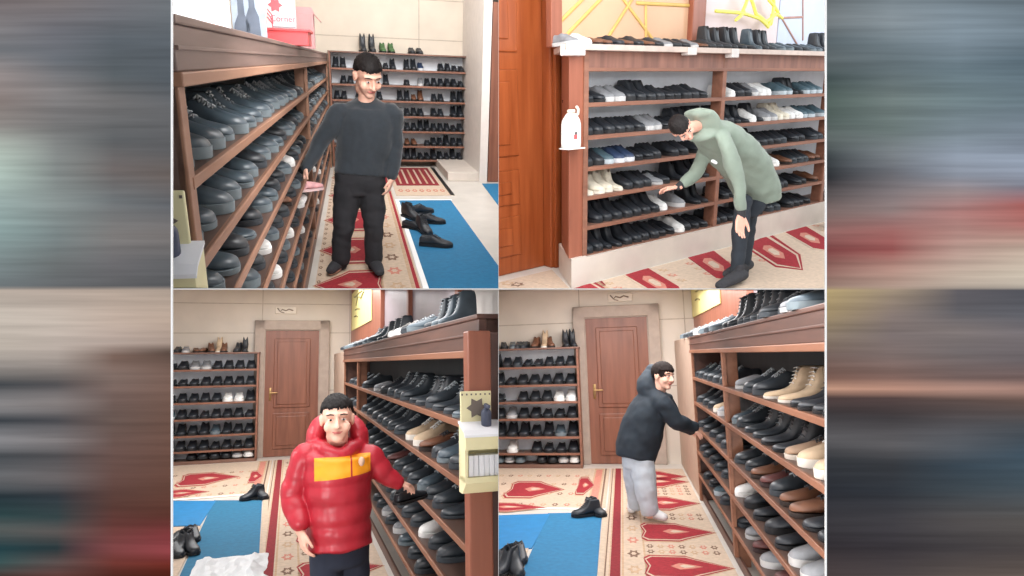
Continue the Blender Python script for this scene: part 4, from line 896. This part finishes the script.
def face_parts(par, M, smile=0.0, hair_mat=None, K=Matrix.Identity(4)):
    T = K @ M
    def put(n, bm, m): bm.transform(T); return obj(n, bm, m, None, par, smooth=True)
    for s in (-1,1):
        bm = bm_new(); ball(bm, (s*.031,-.0800,.006), (.0125,.007,.0056)); e = put('eye', bm, M_eye)
        bm = bm_new(); ball(bm, (s*.031,-.0852,.006), (.0060,.0030,.0058)); put('iris', bm, M_iris).parent = e
        bm = bm_new(); tube(bm, [(s*.016,-.087,.030),(s*.032,-.086,.033),(s*.050,-.073,.028)], [.0025,.0036,.002], n=8, view=Vector((0,0,1))); put('eyebrow', bm, M_hair)
    bm = bm_new(); tube(bm, [(-.024,-.078,-.0575+smile*.005),(-.012,-.0865,-.058),(0,-.089,-.0575),(.012,-.0865,-.058),(.024,-.078,-.0575+smile*.005)], [.002,.0055,.0062,.0055,.002], n=8, view=Vector((0,0,1))); put('mouth', bm, M_lip)
def hair_piece(par, M, fringe=.35, sidez=-.15, backz=-.6, grow=1.0, K=Matrix.Identity(4), seed=1, m=None):
    bm = bm_new(); vs = ball(bm, (0,0,0), 1.0, seg=72)
    for v in bm.verts:
        u = v.co.normalized()
        lim = fringe if u.y < -.45 else (sidez + (fringe-sidez)*max(0,min(1,(-u.y-.05)/.4)) if u.y < .15 else sidez+(backz-sidez)*min(1,(u.y-.15)/.5))
        j = noise.noise(Vector((u.x*9+seed*5, u.y*9, u.z*3)))+.6*noise.noise(Vector((u.x*22+seed*5, u.y*22, 0)))
        k = (1.0 if u.z > lim + .13*j else .86)
        q = 1 + .05*noise.noise(Vector((u.x*16+seed, u.y*16, u.z*5))) + .03*noise.noise(Vector((u.x*34+seed, u.y*34, u.z*9))) + .02*j
        v.co = Vector((u.x*.081*k*q*grow, .014+u.y*.101*k*q*grow, .034+u.z*.090*k*q*(1 if k == 1 else .97)*grow))
    bm.transform(K @ M); return obj('hair', bm, m or M_hair, None, par, smooth=True)
def hand_into(bm, wrist, along, palm_n, side, curl=.35, k=1.0, spread=.10):
    """palm + five fingers; along = towards the fingertips, palm_n = out of the palm, side = towards the thumb"""
    a = Vector(along).normalized(); p = Vector(palm_n); p = (p-a*p.dot(a)).normalized(); s = Vector(side); s = (s-a*s.dot(a)-p*s.dot(p)).normalized()
    w = Vector(wrist)
    def P(x, y, z): return w + (s*x + a*y + p*z)*k
    n0 = len(bm.verts)
    tube(bm, [P(0,-.02,0),P(0,.02,0)], .024*k, .020*k, n=12, view=p)
    for x in (-.028,-.010,.010,.028): tube(bm, [P(x*.6,.005,0),P(x,.05,0),P(x*1.05,.088,.002)], [.014*k,.015*k,.012*k], [.012*k,.013*k,.011*k], n=10, view=p)
    for i, (x, L) in enumerate(((.031,.068),(.0105,.078),(-.0105,.072),(-.031,.056))):
        d = spread*(x/.03)
        c1, c2, c3 = curl*(.8+.15*i), curl*(1.9+.2*i), curl*(2.8+.2*i)
        q = P(x,.088,.002); pts = [q]
        for f, c in ((.45,c1),(.32,c2),(.23,c3)):
            q = q + (a*math.cos(c)+p*math.sin(c)+s*d*.5)*(L*f*k); pts.append(q)
        tube(bm, pts, [.0092*k,.0088*k,.0080*k,.0066*k], n=9, view=p, sub=2)
    pts = [P(.022,.015,.004),P(.045,.045,.012),P(.056,.075,.020),P(.058,.102,.030)]
    tube(bm, pts, [.014*k,.0115*k,.0098*k,.0078*k], n=9, view=p, sub=2)
def person_root(name, label, room, base):
    t = thing(name, label, 'person', room, (base[0], base[1], base[2]+.024)); return t, rel(base)
class Px:
    def __init__(s, R, Y): s.R, s.Y = R, Y
    def __call__(s, px, py, dy=0.0): return s.R.atY(px, py, s.Y+dy)
    def w(s, n): return n*s.Y/F*1.03

# --- the boy in black (upper left)
R = TL; Y0 = R.floor(357, 272).y; P = Px(R, Y0); u = P.w
base = tuple(R.floor(356, 272)); t, K = person_root('person', 'person in black sweater and trousers looking down at rack, holding pink slipper', R, base)
wl = P(306,171,-.16); wr = P(392,182,-.06)
HM = head_M(P(368,79,-.05), (.34,-.84,-.50), (.10,-.35,1), u(43)/.285)
b = bm_new(); head_into(b, HM)
tube(b, [P(367,92,0),P(366,108,.02)], u(7.5), n=14)
tube(b, [P(366,116,.02),P(366,132,.02),P(362,172,.03)], [u(10),u(20),u(17)], [.06,.09,.08], n=18)
sL, eL = P(341,115,.02), P(320,146,-.02); sR, eR = P(392,115,.02), P(395,150,.04)
tube(b, [sL,eL,wl], [u(6),u(4.6),u(3.4)], n=12); tube(b, [sR,eR,wr], [u(6),u(4.6),u(3.4)], n=12)
hand_into(b, wl, P(304,182,-.2)-wl, (1,0,-.25), (.1,-1,.1), .5, 1.0)
hand_into(b, wr, P(388,196,-.1)-wr, (-1,.2,0), (.1,-1,.1), .3, .98)
for hx, kx, ax, tx, ty, dk in ((347,344,341,331,277,.0),(372,373,373,379,279,.0)):
    tube(b, [P(hx,180,.02),P(kx,222,-.02),P(ax,262,.02)], [u(10),u(7),u(4.5)], n=12)
    tube(b, [P(ax,268,.03),P((ax+tx)/2,272,-.03),P(tx,276,-.10)], [u(3.5),u(3.6),u(2.6)], [.03,.03,.02], n=12)
b.transform(K); b = solid(b, .0055, 2); body = obj('body', b, M_skin, None, t, smooth=True)
face_parts(t, HM, K=K); hair_piece(t, HM, .30, -.05, -.55, 1.02, K, 1)
M_sweat = mat('sweater black', (40,47,54), .9, var=.12, scale=30, sheen=.3); M_trou = mat('trousers black', (40,40,44), .9, var=.12, scale=20); M_sock = mat('socks dark', (52,52,56), .95, var=.15, scale=60)
b = bm_new()
tube(b, [P(367,104,.0),P(367,110,.02),P(367,124,.02),P(365,145,.02),P(362,162,.02),P(361,177,.01)], [u(9.5),u(22),u(26.5),u(26),u(25),u(25)], [.085,.12,.145,.145,.14,.145], n=26, sub=3)
tube(b, [P(345,116,.02),sL+Vector((-.02,0,-.02)),(sL+eL)/2,eL,(eL*.5+wl*.5),wl], [u(9),u(10),u(8.8),u(7.6),u(6.4),u(5.2)], n=18, sub=3)
tube(b, [P(388,116,.02),sR+Vector((.015,0,-.02)),(sR+eR)/2,eR,(eR*.5+wr*.5),wr+Vector((0,0,.03))], [u(9),u(9.5),u(8.6),u(7.8),u(6.6),u(5.4)], n=18, sub=3)
b.transform(K); b = solid(b, .010, 3, .010, 7, 1); obj('sweater', b, M_sweat, None, t, smooth=True)
b = bm_new()
tube(b, [P(361,174,.01),P(360.5,184,.01),P(360,196,.01)], [u(24),u(24),u(21)], [.135,.135,.11], n=24, sub=2)
tube(b, [P(348.5,186,.01),P(346,210,.01),P(344,226,-.01),P(342,246,.01),P(341,263,.02)], [u(12.6),u(12.2),u(10.2),u(9),u(8.4)], n=18, sub=3)
tube(b, [P(372,186,.01),P(373,210,.01),P(373.5,226,-.01),P(373.5,246,.01),P(374,263,.02)], [u(12.4),u(11.8),u(10),u(8.8),u(8.2)], n=18, sub=3)
b.transform(K); b = solid(b, .010, 3, .012, 6, 2, (1,1,1.6)); obj('trousers', b, M_trou, None, t, smooth=True)
for ax, tx, ty in ((341,331,277),(374,380,279)):
    b = bm_new(); tube(b, [P(ax,260,.03),P(ax,268,.04)], u(6.2), n=14)
    A = R.floor(ax, 269); B = R.floor(tx, ty)
    tube(b, [Vector((A.x,A.y+.03,.048)),Vector(((A.x+B.x)/2,(A.y+B.y)/2,.046)),Vector((B.x,B.y,.034))], [.052,.056,.042], [.05,.046,.034], n=14, view=Vector((0,0,1)), sub=3)
    b.transform(K); b = solid(b, .008, 3); obj('sock', b, M_sock, None, t, smooth=True)
hp = P(303,183,-.21)
o = shoe(R, 'slipper', 'pink', (hp.x+.02, hp.y-.01, hp.z-.06), 2.2, 1.15, 'pink slipper in the hand of person in black sweater', None, True)
o = shoe(R, 'runner', 'white', (hp.x-.06, hp.y-.02, hp.z-.22), 2.0, 1.0, 'white shoe sticking out of rack just under pink slipper', None, True, tip=-.9)

# --- the man in green (upper right)
R = TR; Y0 = R.floor(745, 288).y + .12; P = Px(R, Y0); u = P.w
base = tuple(R.atY(745, 292, Y0)); base = (base[0], Y0, 0); t, K = person_root('person', 'person in green jacket bending toward the wide rack, one hand in the shelf', R, base)
HM = head_M(P(682,132,-.02), (-.12,-.80,-.55), (-.85,-.12,.5), u(44)/.250)
wh = P(741,218,-.22); wf = P(678,190,.32)
b = bm_new(); head_into(b, HM)
tube(b, [P(689,131,.03),P(705,128,.05)], u(9), n=14)
tube(b, [P(705,131,.05),P(730,150,.05),P(755,192,.03)], [u(9),u(17),u(15)], [.06,.10,.10], n=18)
sN, eN = P(727,150,-.16), P(738,186,-.22); sF, eF = P(708,150,.18), P(695,178,.26)
tube(b, [sN,eN,wh], [u(7),u(5.5),u(4)], n=12); tube(b, [sF,eF,wf], [u(7),u(5.5),u(4)], n=12)
hand_into(b, wh, P(738,240,-.26)-wh, (-.25,-.9,0), (1,-.2,0), .16, 1.12, .22)
hand_into(b, wf, P(664,191,.42)-wf, (-.2,0,-1), (-.2,-1,0), .35, 1.0)
zf = .03
for hx, kx, ax, dy in ((744,740,737,-.02),(750,745,742,.14)):
    a = Vector((P(ax,280,dy).x, Y0+dy, .09))
    tube(b, [P(hx,208,dy),P(kx,242,dy),a], [u(8),u(6),u(4)], n=12)
    tube(b, [a+Vector((.02,0,-.03)),a+Vector((-.10,-.03,-.05)),a+Vector((-.22,-.05,-.055))], [.036,.034,.022], n=10, view=Vector((0,0,1)))
b.transform(K); b = solid(b, .0055, 2); obj('body', b, M_skinD, None, t, smooth=True)
face_parts(t, HM, K=K); hair_piece(t, HM, .22, -.25, -.7, 1.04, K, 2)
M_jack = mat('jacket sage green', (124,137,125), .75, var=.08, scale=14, sheen=.1); M_cuff = mat('cuff dark', (44,46,50), .85)
b = bm_new()
tube(b, [P(703,127,.03),P(714,137,.04),P(728,150,.04),P(743,168,.04),P(754,187,.03),P(758,202,.02)], [u(14),u(23),u(29),u(31),u(29),u(24)], [.15,.20,.23,.23,.22,.20], n=28, sub=3)
tube(b, [P(697,116,.03),P(702,121,.03),P(704,134,.03),P(700,141,.0)], [u(7),u(11),u(11),u(6)], [.12,.15,.15,.10], n=18, sub=2)
tube(b, [P(722,140,-.10),sN,(sN+eN)/2,eN,(eN+wh)/2,wh+Vector((0,0,.04))], [u(12),u(13),u(12),u(11),u(9.5),u(8)], n=20, sub=3)
tube(b, [P(716,143,.14),sF,(sF+eF)/2,eF,(eF*.4+wf*.6)], [u(13),u(13),u(11.5),u(10.5),u(9.2)], n=20, sub=3)
b.transform(K); b = solid(b, .011, 3, .016, 5.5, 3); jk = obj('jacket', b, M_jack, None, t, smooth=True)
b = bm_new(); q = (wh-eN).normalized(); tube(b, [wh-q*.045, wh+q*.012], [u(8.2),u(6.4)], n=18); b.transform(K); obj('cuff', b, M_cuff, None, t, smooth=True)
b = bm_new(); q = (wf-eF).normalized(); tube(b, [eF*.35+wf*.65, wf], [u(8),u(6)], n=18); b.transform(K); obj('cuff', b, M_cuff, None, t, smooth=True)
b = bm_new(); tube(b, [P(709,163,-.02),P(713,166,-.03)], [u(3),u(3)], n=10); tube(b, [P(712,164,-.12),P(719,167,-.15)], [u(2.2),u(2.2)], n=10); b.free()
p0 = P(714,165.5,-.205); b = bm_new(); box(b, -u(5),u(5),-.012,.012,-u(1.8),u(1.8), bev=.004); b.transform(Matrix.Translation(p0) @ Matrix.Rotation(.45,4,'Y')); b.transform(K); obj('chest_badge', b, mat('badge white', (236,238,240), .5, var=.02), None, jk)
b = bm_new()
tube(b, [P(753,190,.04),P(750,203,.05),P(746,218,.05)], [u(18),u(16),u(10)], [.18,.16,.10], n=24, sub=2)
for pts, r in (([(743,203,-.01),(740,235,-.01),(738,258,.0),(736.5,281,.0)], (15.5,14,12.2,10.5)),([(751,203,.12),(748,235,.12),(745,258,.12),(742,281,.12)], (14,12.5,11,10))):
    tube(b, [P(*q) for q in pts], [u(x) for x in r], n=18, sub=3)
b.transform(K); b = solid(b, .010, 3, .010, 6, 4, (1,1,1.5)); obj('trousers', b, mat('trousers navy black', (44,50,58), .9, var=.1, scale=20), None, t, smooth=True)
for ax, dy in ((737,-.02),(742,.14)):
    a = Vector((P(ax,282,dy).x, Y0+dy, .05)); b = bm_new()
    tube(b, [a+Vector((.06,0,.0)),a+Vector((-.10,-.02,0)),a+Vector((-.30,-.04,-.012))], [.06,.056,.040], [.05,.05,.036], n=14, view=Vector((0,0,1)), sub=3); tube(b, [a+Vector((.02,0,.0)),a+Vector((.01,0,.08))], u(9), n=14)
    b.transform(K); b = solid(b, .009, 3); obj('sock', b, M_sock, None, t, smooth=True)
hp = P(664,193,.44); shoe(R, 'sneaker', 'grey', (3.75+1.74/14*7.5, YF+.15, .7415), .25, 1.0, 'grey sneaker under the reaching hand of person in green jacket', None, True)

# --- the boy in red (lower left)
R = BL; Y0 = 3.06; P = Px(R, Y0); u = P.w
b0 = R.atY(340, 640, Y0); base = (b0.x, Y0, 0); t, K = person_root('person', 'person in red padded jacket with a yellow chest band smiling at camera', R, base)
HM = head_M(P(337,424,-.03), (-.06,-1,-.06), (-.03,-.05,1), u(50)/.275)
wl = P(300,536,-.04); wr = P(397,487,.02)
b = bm_new(); head_into(b, HM)
tube(b, [P(338,440,.02),P(338,458,.03)], u(9), n=14)
tube(b, [P(338,456,.03),P(338,490,.03),P(339,560,.03)], [u(18),u(26),u(24)], [.08,.10,.09], n=18)
sL, eL = P(304,462,.02), P(293,500,.03); sR, eR = P(371,462,.02), P(385,480,.02)
tube(b, [sL,eL,wl], [u(7),u(6),u(4.5)], n=12); tube(b, [sR,eR,wr], [u(7),u(6),u(4.5)], n=12)
hand_into(b, wl, P(304,556,-.06)-wl, (1,.25,0), (.25,-1,0), .35, .82)
hand_into(b, wr, P(412,490,.08)-wr, (0,.2,-1), (.2,-1,0), .45, .8)
fz0 = 0.0
for hx, dy in ((326,0),(354,.03)):
    a = Vector((P(hx-1,600,dy).x, Y0+dy, .09)); kk = Vector((P(hx,590,dy).x, Y0+dy-.01, .36))
    tube(b, [P(hx,556,dy),kk,a], [u(13),u(10),u(6)], n=12)
    tube(b, [a+Vector((0,.02,-.04)),a+Vector((0,-.06,-.05)),a+Vector((0,-.14,-.058))], [.04,.04,.03], n=10, view=Vector((0,0,1)))
b.transform(K); b = solid(b, .005, 2); obj('body', b, M_skin, None, t, smooth=True)
face_parts(t, HM, .9, K=K); hair_piece(t, HM, .30, -.02, -.6, 1.03, K, 3)
M_rj = mat('jacket red', (176,34,50), .42, var=.14, scale=10, bump=.1); M_yb = mat('jacket yellow', (246,158,24), .5, var=.06)
b = bm_new()
tube(b, [P(338,450,.02),P(337,458,.03),P(337,478,.03),P(338,505,.03),P(339,530,.03),P(340,552,.02)], [u(18),u(31),u(32),u(29.5),u(29),u(29)], [.10,.13,.15,.15,.15,.14], n=30, sub=6, quilt=.085, qamp=.06)
tube(b, [P(312,460,.02),sL,(sL+eL)/2,eL,(eL+wl)/2,wl+Vector((0,0,.03))], [u(10.5),u(11),u(11),u(11),u(10.5),u(8.5)], n=20, sub=5, quilt=.075, qamp=.10)
tube(b, [P(364,460,.02),sR,(sR+eR)/2,eR,(eR+wr)/2,wr], [u(10.5),u(11),u(10.5),u(10),u(9),u(7.5)], n=20, sub=4, quilt=.075, qamp=.09)
# hood lying round the neck
tube(b, [P(312,451,.10),P(316,438,.09),P(323,427,.10),P(338,424,.12),P(352,427,.10),P(359,438,.09),P(362,450,.09)], [u(7),u(9),u(7),u(6),u(7),u(9),u(7)], [.06,.08,.06,.05,.06,.08,.06], n=16, sub=3)
tube(b, [P(316,449,.04),P(325,455,-.04),P(338,460,-.07),P(351,455,-.04),P(360,449,.04)], [u(6),u(6.5),u(6),u(6.5),u(6)], n=16, sub=3)
b.transform(K); b = solid(b, .0055, 3, .006, 9, 5); 
cuts = []
for A, B in (((313.5,461.5),(369.5,457)),((313.5,483.5),(369.5,474.5)),((313.5,461.5),(313.5,483.5)),((369.5,457),(369.5,474.5)),((348.6,458.7),(348.6,477.9)),((350.2,458.6),(350.2,477.6))):
    a_, b_ = K @ P(*A), K @ P(*B); nrm = (b_-a_).cross(Vector((0,1,0))).normalized(); cuts.append((a_, nrm))
    bmesh.ops.bisect_plane(b, geom=b.verts[:]+b.edges[:]+b.faces[:], plane_co=a_, plane_no=nrm, dist=1e-5)
sd = lambda i, c: (c-cuts[i][0]).dot(cuts[i][1])
mid = K @ P(335,470); sg = [1 if sd(i, mid) > 0 else -1 for i in range(6)]
me = finish(b, 'jacket', [M_rj, M_yb], True)
for p in me.polygons:
    c = p.center
    if c.y < .04 and all(sg[i]*sd(i, c) > 0 for i in range(4)) and not (sg[4]*sd(4, c) < 0 and sg[5]*sd(5, c) > 0): p.material_index = 1
jk = link('jacket', me, None, t); 
pz = [P(349.3,459,-.128),P(349.6,478,-.138)]
bz = bm_new(); ball(bz, P(361.5,467,-.128), (u(2.8),.012,u(4.2)), seg=14); bz.transform(K); obj('chest_badge', bz, mat('badge pale', (214,176,150), .5, var=.1, scale=60), None, jk, smooth=True)
b = bm_new()
tube(b, [P(340,548,.03),P(340,566,.03)], [u(27),u(27)], [.12,.12], n=20)
for hx, dy in ((326,0),(354,.03)):
    a = Vector((P(hx-1,600,dy).x, Y0+dy, .12)); kk = Vector((P(hx,590,dy).x, Y0+dy-.01, .36)); tube(b, [P(hx,560,dy),kk,a], [u(15),u(13),u(10)], n=18, sub=3)
b.transform(K); b = solid(b, .009, 3, .008, 7, 6); obj('trousers', b, mat('trousers navy', (36,42,58), .9, var=.1, scale=20), None, t, smooth=True)
for hx, dy in ((326,0),(354,.03)):
    a = Vector((P(hx-1,600,dy).x, Y0+dy, .05)); b = bm_new(); tube(b, [a+Vector((0,.05,0)),a+Vector((0,-.07,0)),a+Vector((0,-.17,-.012))], [.05,.05,.038], [.05,.048,.034], n=12, view=Vector((0,0,1)), sub=2); b.transform(K); b = solid(b, .009, 2); obj('sock', b, M_sock, None, t, smooth=True)
sp = P(411,490,.14); shoe(R, 'low_shoe', 'black', (sp.x, sp.y, sp.z-.05), 2.3, .8, 'black low shoe in the outstretched hand of person in red jacket', None, True)

# --- the child in navy (lower right)
R = BR; Y0 = R.floor(648, 522).y; P = Px(R, Y0); u = P.w
base = tuple(R.floor(645, 520)); t, K = person_root('person', 'person in dark navy hooded coat and grey trousers reaching into rack', R, base)
HM = head_M(P(663.5,379,.0), (.72,-.68,-.10), (.22,-.05,1), u(30)/.285)
wr = P(693,430,.05); wl2 = P(690,433,.24)
b = bm_new(); head_into(b, HM)
tube(b, [P(661,388,.03),P(657,400,.05)], u(6), n=12)
tube(b, [P(656,398,.05),P(645,425,.06),P(636,456,.06)], [u(12),u(15),u(14)], [.08,.10,.10], n=16)
sR, eR = P(661,405,-.06), P(676,423,-.05); s2, e2 = P(664,404,.18), P(676,424,.24)
tube(b, [sR,eR,wr], [u(5),u(4),u(3)], n=12); tube(b, [s2,e2,wl2], [u(5),u(4),u(3)], n=12)
hand_into(b, wr, P(702,436,.06)-wr, (0,.3,-1), (.2,-1,0), .4, .85); hand_into(b, wl2, P(700,437,.26)-wl2, (0,-.3,-1), (.2,1,0), .4, .85)
LEG = [[(641,462,.02),(646,490,-.03),(650,517,.0)], [(634,460,.16),(634,485,.18),(635,506,.22)]]
for L in LEG: tube(b, [P(*q) for q in L], [u(9),u(7),u(4.5)], n=12)
b.transform(K); b = solid(b, .0055, 2); obj('body', b, M_skin, None, t, smooth=True)
face_parts(t, HM, .2, K=K); hair_piece(t, HM, .18, -.30, -.75, 1.10, K, 4, mat('hair brown', (34,26,24), .65, var=.3, scale=60, spec=.15))
M_coat = mat('coat navy', (34,44,54), .75, var=.15, scale=16)
b = bm_new()
tube(b, [P(657,396,.06),P(653,405,.06),P(646,420,.06),P(641,437,.06),P(637,452,.06),P(635.5,461,.05)], [u(10),u(16),u(19),u(20),u(20),u(18.5)], [.12,.16,.18,.18,.17,.16], n=26, sub=3)
tube(b, [P(656,403,-.02),sR,(sR+eR)/2,eR,(eR+wr)/2,wr], [u(9),u(9.5),u(8.5),u(7.8),u(6.6),u(5.6)], n=18, sub=3)
tube(b, [P(658,402,.15),s2,(s2+e2)/2,e2,(e2+wl2)/2,wl2], [u(8),u(8.5),u(8),u(7.4),u(6.4),u(5.4)], n=18, sub=3)
tube(b, [P(650,376,.10),P(647,386,.07),P(650,397,.05),P(660,402,-.02),P(668,401,.04)], [u(6),u(9),u(10),u(8),u(5)], [.08,.11,.12,.08,.05], n=18, sub=3)
tube(b, [P(652,372,.12),P(650,384,.13),P(655,396,.12)], [u(6),u(9),u(9)], [.07,.09,.1], n=16, sub=2)
b.transform(K); b = solid(b, .009, 3, .012, 7, 7); obj('coat', b, M_coat, None, t, smooth=True)
b = bm_new(); tube(b, [P(638,458,.06),P(638,470,.06)], [u(15),u(14)], [.14,.13], n=20)
tube(b, [P(641,464,.02),P(644,480,.0),P(647,498,-.02),P(651,515,.0)], [u(12),u(11),u(9.5),u(8)], n=18, sub=3); tube(b, [P(634,464,.14),P(634,482,.17),P(635,498,.20),P(635.5,507,.22)], [u(11.5),u(10),u(8),u(7)], n=18, sub=3)
b.transform(K); b = solid(b, .009, 3, .012, 6, 8, (1,1,1.5)); obj('trousers', b, mat('trousers pale grey', (196,204,212), .9, var=.06, scale=20), None, t, smooth=True)
for (ax, ay, tx, ty) in ((651,520,662,524),(635.5,511,630,516)):
    A = R.floor(ax, ay); B = R.floor(tx, ty); b = bm_new(); tube(b, [Vector((A.x-.02,A.y,.05)),Vector(((A.x+B.x)/2,(A.y+B.y)/2,.046)),Vector((B.x+.02,B.y,.034))], [.05,.052,.04], [.05,.046,.034], n=14, view=Vector((0,0,1)), sub=2); tube(b, [Vector((A.x,A.y,.05)),Vector((A.x-.005,A.y,.15))], .048, n=12)
    b.transform(K); b = solid(b, .008, 2); obj('sock', b, mat('socks white', (222,222,222), .9, var=.05), None, t, smooth=True)

for o in list(SC.objects):       # soles rest on the rug
    if o.type == 'MESH' and o.parent is not None and o.parent.get('category') == 'person':
        for v in o.data.vertices:
            if v.co.z < -.008: v.co.z = -.008
# ------------------------------------------------------------------ trimming along the dividing boards
bpy.context.view_layer.update()
def root_of(o):
    while o.parent is not None: o = o.parent
    return o
camInv = CM.inverted()
for o in [q for q in SC.objects if q.type == 'MESH']:
    rt = root_of(o)
    room = OWN.get(rt.name)
    if room is None: continue
    sx = 1 if room in (TR, BR) else -1; sz = 1 if room in (TL, TR) else -1
    W = camInv @ o.matrix_world
    ax = Vector((W[0][0],W[0][1],W[0][2])); az = Vector((W[2][0],W[2][1],W[2][2])); ay = Vector((W[1][0],W[1][1],W[1][2]))
    me = o.data
    mgx, mgz = .0012, .0028
    cut = []
    bb = [Vector(c) for c in o.bound_box]
    fx_ = [sx*(ax.dot(c)+W[0][3])-mgx for c in bb]; fz_ = [sz*(az.dot(c)+W[2][3])-mgz for c in bb]; fy_ = [ay.dot(c)+W[1][3]-(FR+.012) for c in bb]
    dead = max(fx_) <= 0 or max(fz_) <= 0 or max(fy_) <= 0
    if dead:
        if not o.children and o.parent is not None: bpy.data.objects.remove(o)
        elif not o.children: bpy.data.objects.remove(o)
        else: o.data = bpy.data.meshes.new('cut')
        continue
    if min(fx_) < 0: cut.append((ax*sx, sx*W[0][3]-mgx))
    if min(fz_) < 0: cut.append((az*sz, sz*W[2][3]-mgz))
    if min(fy_) < 0: cut.append((ay, W[1][3]-(FR+.012)))
    if not cut: continue
    b = bmesh.new(); b.from_mesh(me)
    for nrm, d in cut:
        L = nrm.length; nrm = nrm/L; co = nrm*(-d/L)
        r = bmesh.ops.bisect_plane(b, geom=b.verts[:]+b.edges[:]+b.faces[:], plane_co=co, plane_no=nrm, clear_inner=True, dist=1e-6)
        ed = [e for e in r['geom_cut'] if isinstance(e, bmesh.types.BMEdge)]
        if ed:
            try: bmesh.ops.holes_fill(b, edges=[e for e in ed if e.is_boundary], sides=0)
            except Exception: pass
    m2 = bpy.data.meshes.new(me.name)
    b.to_mesh(m2); b.free()
    for m in me.materials: m2.materials.append(m)
    if len(m2.polygons) == 0 and not o.children: bpy.data.objects.remove(o); continue
    o.data = m2
for o in list(SC.objects):       # a thing of which nothing is left
    if o.parent is None and o.type == 'EMPTY' and not o.children: bpy.data.objects.remove(o)
    elif o.parent is None and o.type == 'MESH' and len(o.data.polygons) == 0:
        for c in list(o.children): bpy.data.objects.remove(c)
        bpy.data.objects.remove(o)

# ------------------------------------------------------------------ camera, light, view
cd = bpy.data.cameras.new('camera'); co = bpy.data.objects.new('camera', cd); COL.objects.link(co)
cd.sensor_width = 36; cd.sensor_fit = 'HORIZONTAL'; cd.lens = F/1024*36; cd.clip_start = .05; cd.clip_end = 200
cd.shift_x = (512-PPX)/1024; cd.shift_y = (PPY-288)/1024
co.matrix_world = Matrix(((CR.x,CU.x,-CF.x,CAM.x),(CR.y,CU.y,-CF.y,CAM.y),(CR.z,CU.z,-CF.z,CAM.z),(0,0,0,1)))
SC.camera = co
w = bpy.data.worlds.new('World'); SC.world = w; w.use_nodes = True
bg = w.node_tree.nodes['Background']; bg.inputs[0].default_value = (.97,.985,1,1); bg.inputs[1].default_value = 1.0
def area(room, name, loc, target, sx, sy, power, col=(1,1,1)):
    l = bpy.data.lights.new(name,'AREA'); l.shape = 'RECTANGLE'; l.size = sx; l.size_y = sy; l.energy = power; l.color = col
    o = bpy.data.objects.new(name, l); COL.objects.link(o)
    d = (Vector(target)-Vector(loc)).normalized()
    o.matrix_world = room.M @ (Matrix.Translation(Vector(loc)) @ d.to_track_quat('-Z','Y').to_matrix().to_4x4())
    return o
area(TL, 'overhead_fill', (.7,3.2,3.0), (.1,6.5,.6), 1.6, 2.4, 185)  # overhead area lights here are added fill, out of view
area(TL, 'overhead_fill', (.8,7.6,3.6), (.8,11.4,.9), 2.0, 1.6, 190)
area(TR, 'overhead_fill', (4.8,1.5,2.7), (5.5,4.0,.7), 3.4, .9, 24)  # added overhead fill for the wide rack, out of view
area(TR, 'glare_fill', (7.6,2.4,2.9), (7.2,3.9,1.4), 1.2, 1.2, 36, (.85,.93,1))  # added bluish fill that lightens the glare corner
def low(room, loc, target, sx, sy, power, col=(1,1,1)): return area(room, 'overhead_fill', loc, target, sx, sy, power, col)
def under(px, depth):     # a point just under the dividing board, in camera coordinates
    return CAM + c2w(Vector(((px-PPX)/F*depth, .012, depth)))
def slab_fill(px, depth, sx, sy, power, col=(1,1,1)):  # added fill lying flat under the dividing board, invisible edge-on
    l = bpy.data.lights.new('overhead_fill','AREA'); l.shape = 'RECTANGLE'; l.size = sx; l.size_y = sy; l.energy = power; l.color = col
    o = bpy.data.objects.new('overhead_fill', l); COL.objects.link(o)
    p = under(px, depth)
    X, Y, Z = CR, CF, CU
    o.matrix_world = Matrix(((X.x,Y.x,Z.x,p.x),(X.y,Y.y,Z.y,p.y),(X.z,Y.z,Z.z,p.z),(0,0,0,1)))
def fill_lamp(name, c, tx, power, col=(1,1,1)):      # small added fill lamps, kept just out of view around the openings
    l = bpy.data.lights.new(name,'AREA'); l.shape = 'RECTANGLE'; l.size = .5; l.size_y = .3; l.energy = power; l.color = col
    o = bpy.data.objects.new(name, l); COL.objects.link(o)
    a = CAM + c2w(Vector(c)); b = CAM + c2w(Vector(tx)); o.matrix_world = Matrix.Translation(a) @ (b-a).to_track_quat('-Z','Y').to_matrix().to_4x4()
fill_lamp('high_fill', (1.3,-.98,1.55), (1.6,-.7,5.0), 38)  # added frontal fill above the frame, aimed at the wide rack
fill_lamp('high_fill', (-.95,-.98,1.55), (-1.2,-1.0,8.0), 32)  # added frontal fill above the frame for the upper left place
fill_lamp('high_fill', (-2.35,.14,3.0), (.9,.5,4.6), 12)  # added side fill hidden behind the left panel
fill_lamp('low_fill', (.75,.98,1.5), (.5,.25,8.0), 30)  # added fill from below the frame, brightens the back wall and rack
fill_lamp('low_fill', (-1.25,.98,1.5), (-2.2,.1,9.0), 14)  # added fill from below the frame, lower left place
slab_fill(330, 3.2, 1.0, 2.4, 30)
slab_fill(300, 8.0, 2.2, 3.6, 165)
slab_fill(650, 3.0, 1.0, 2.2, 28)
slab_fill(640, 6.5, 1.8, 3.2, 125)
vs = SC.view_settings; vs.view_transform = 'Standard'; vs.look = 'None'; vs.exposure = 0.0; vs.gamma = 1.0; vs.use_curve_mapping = False
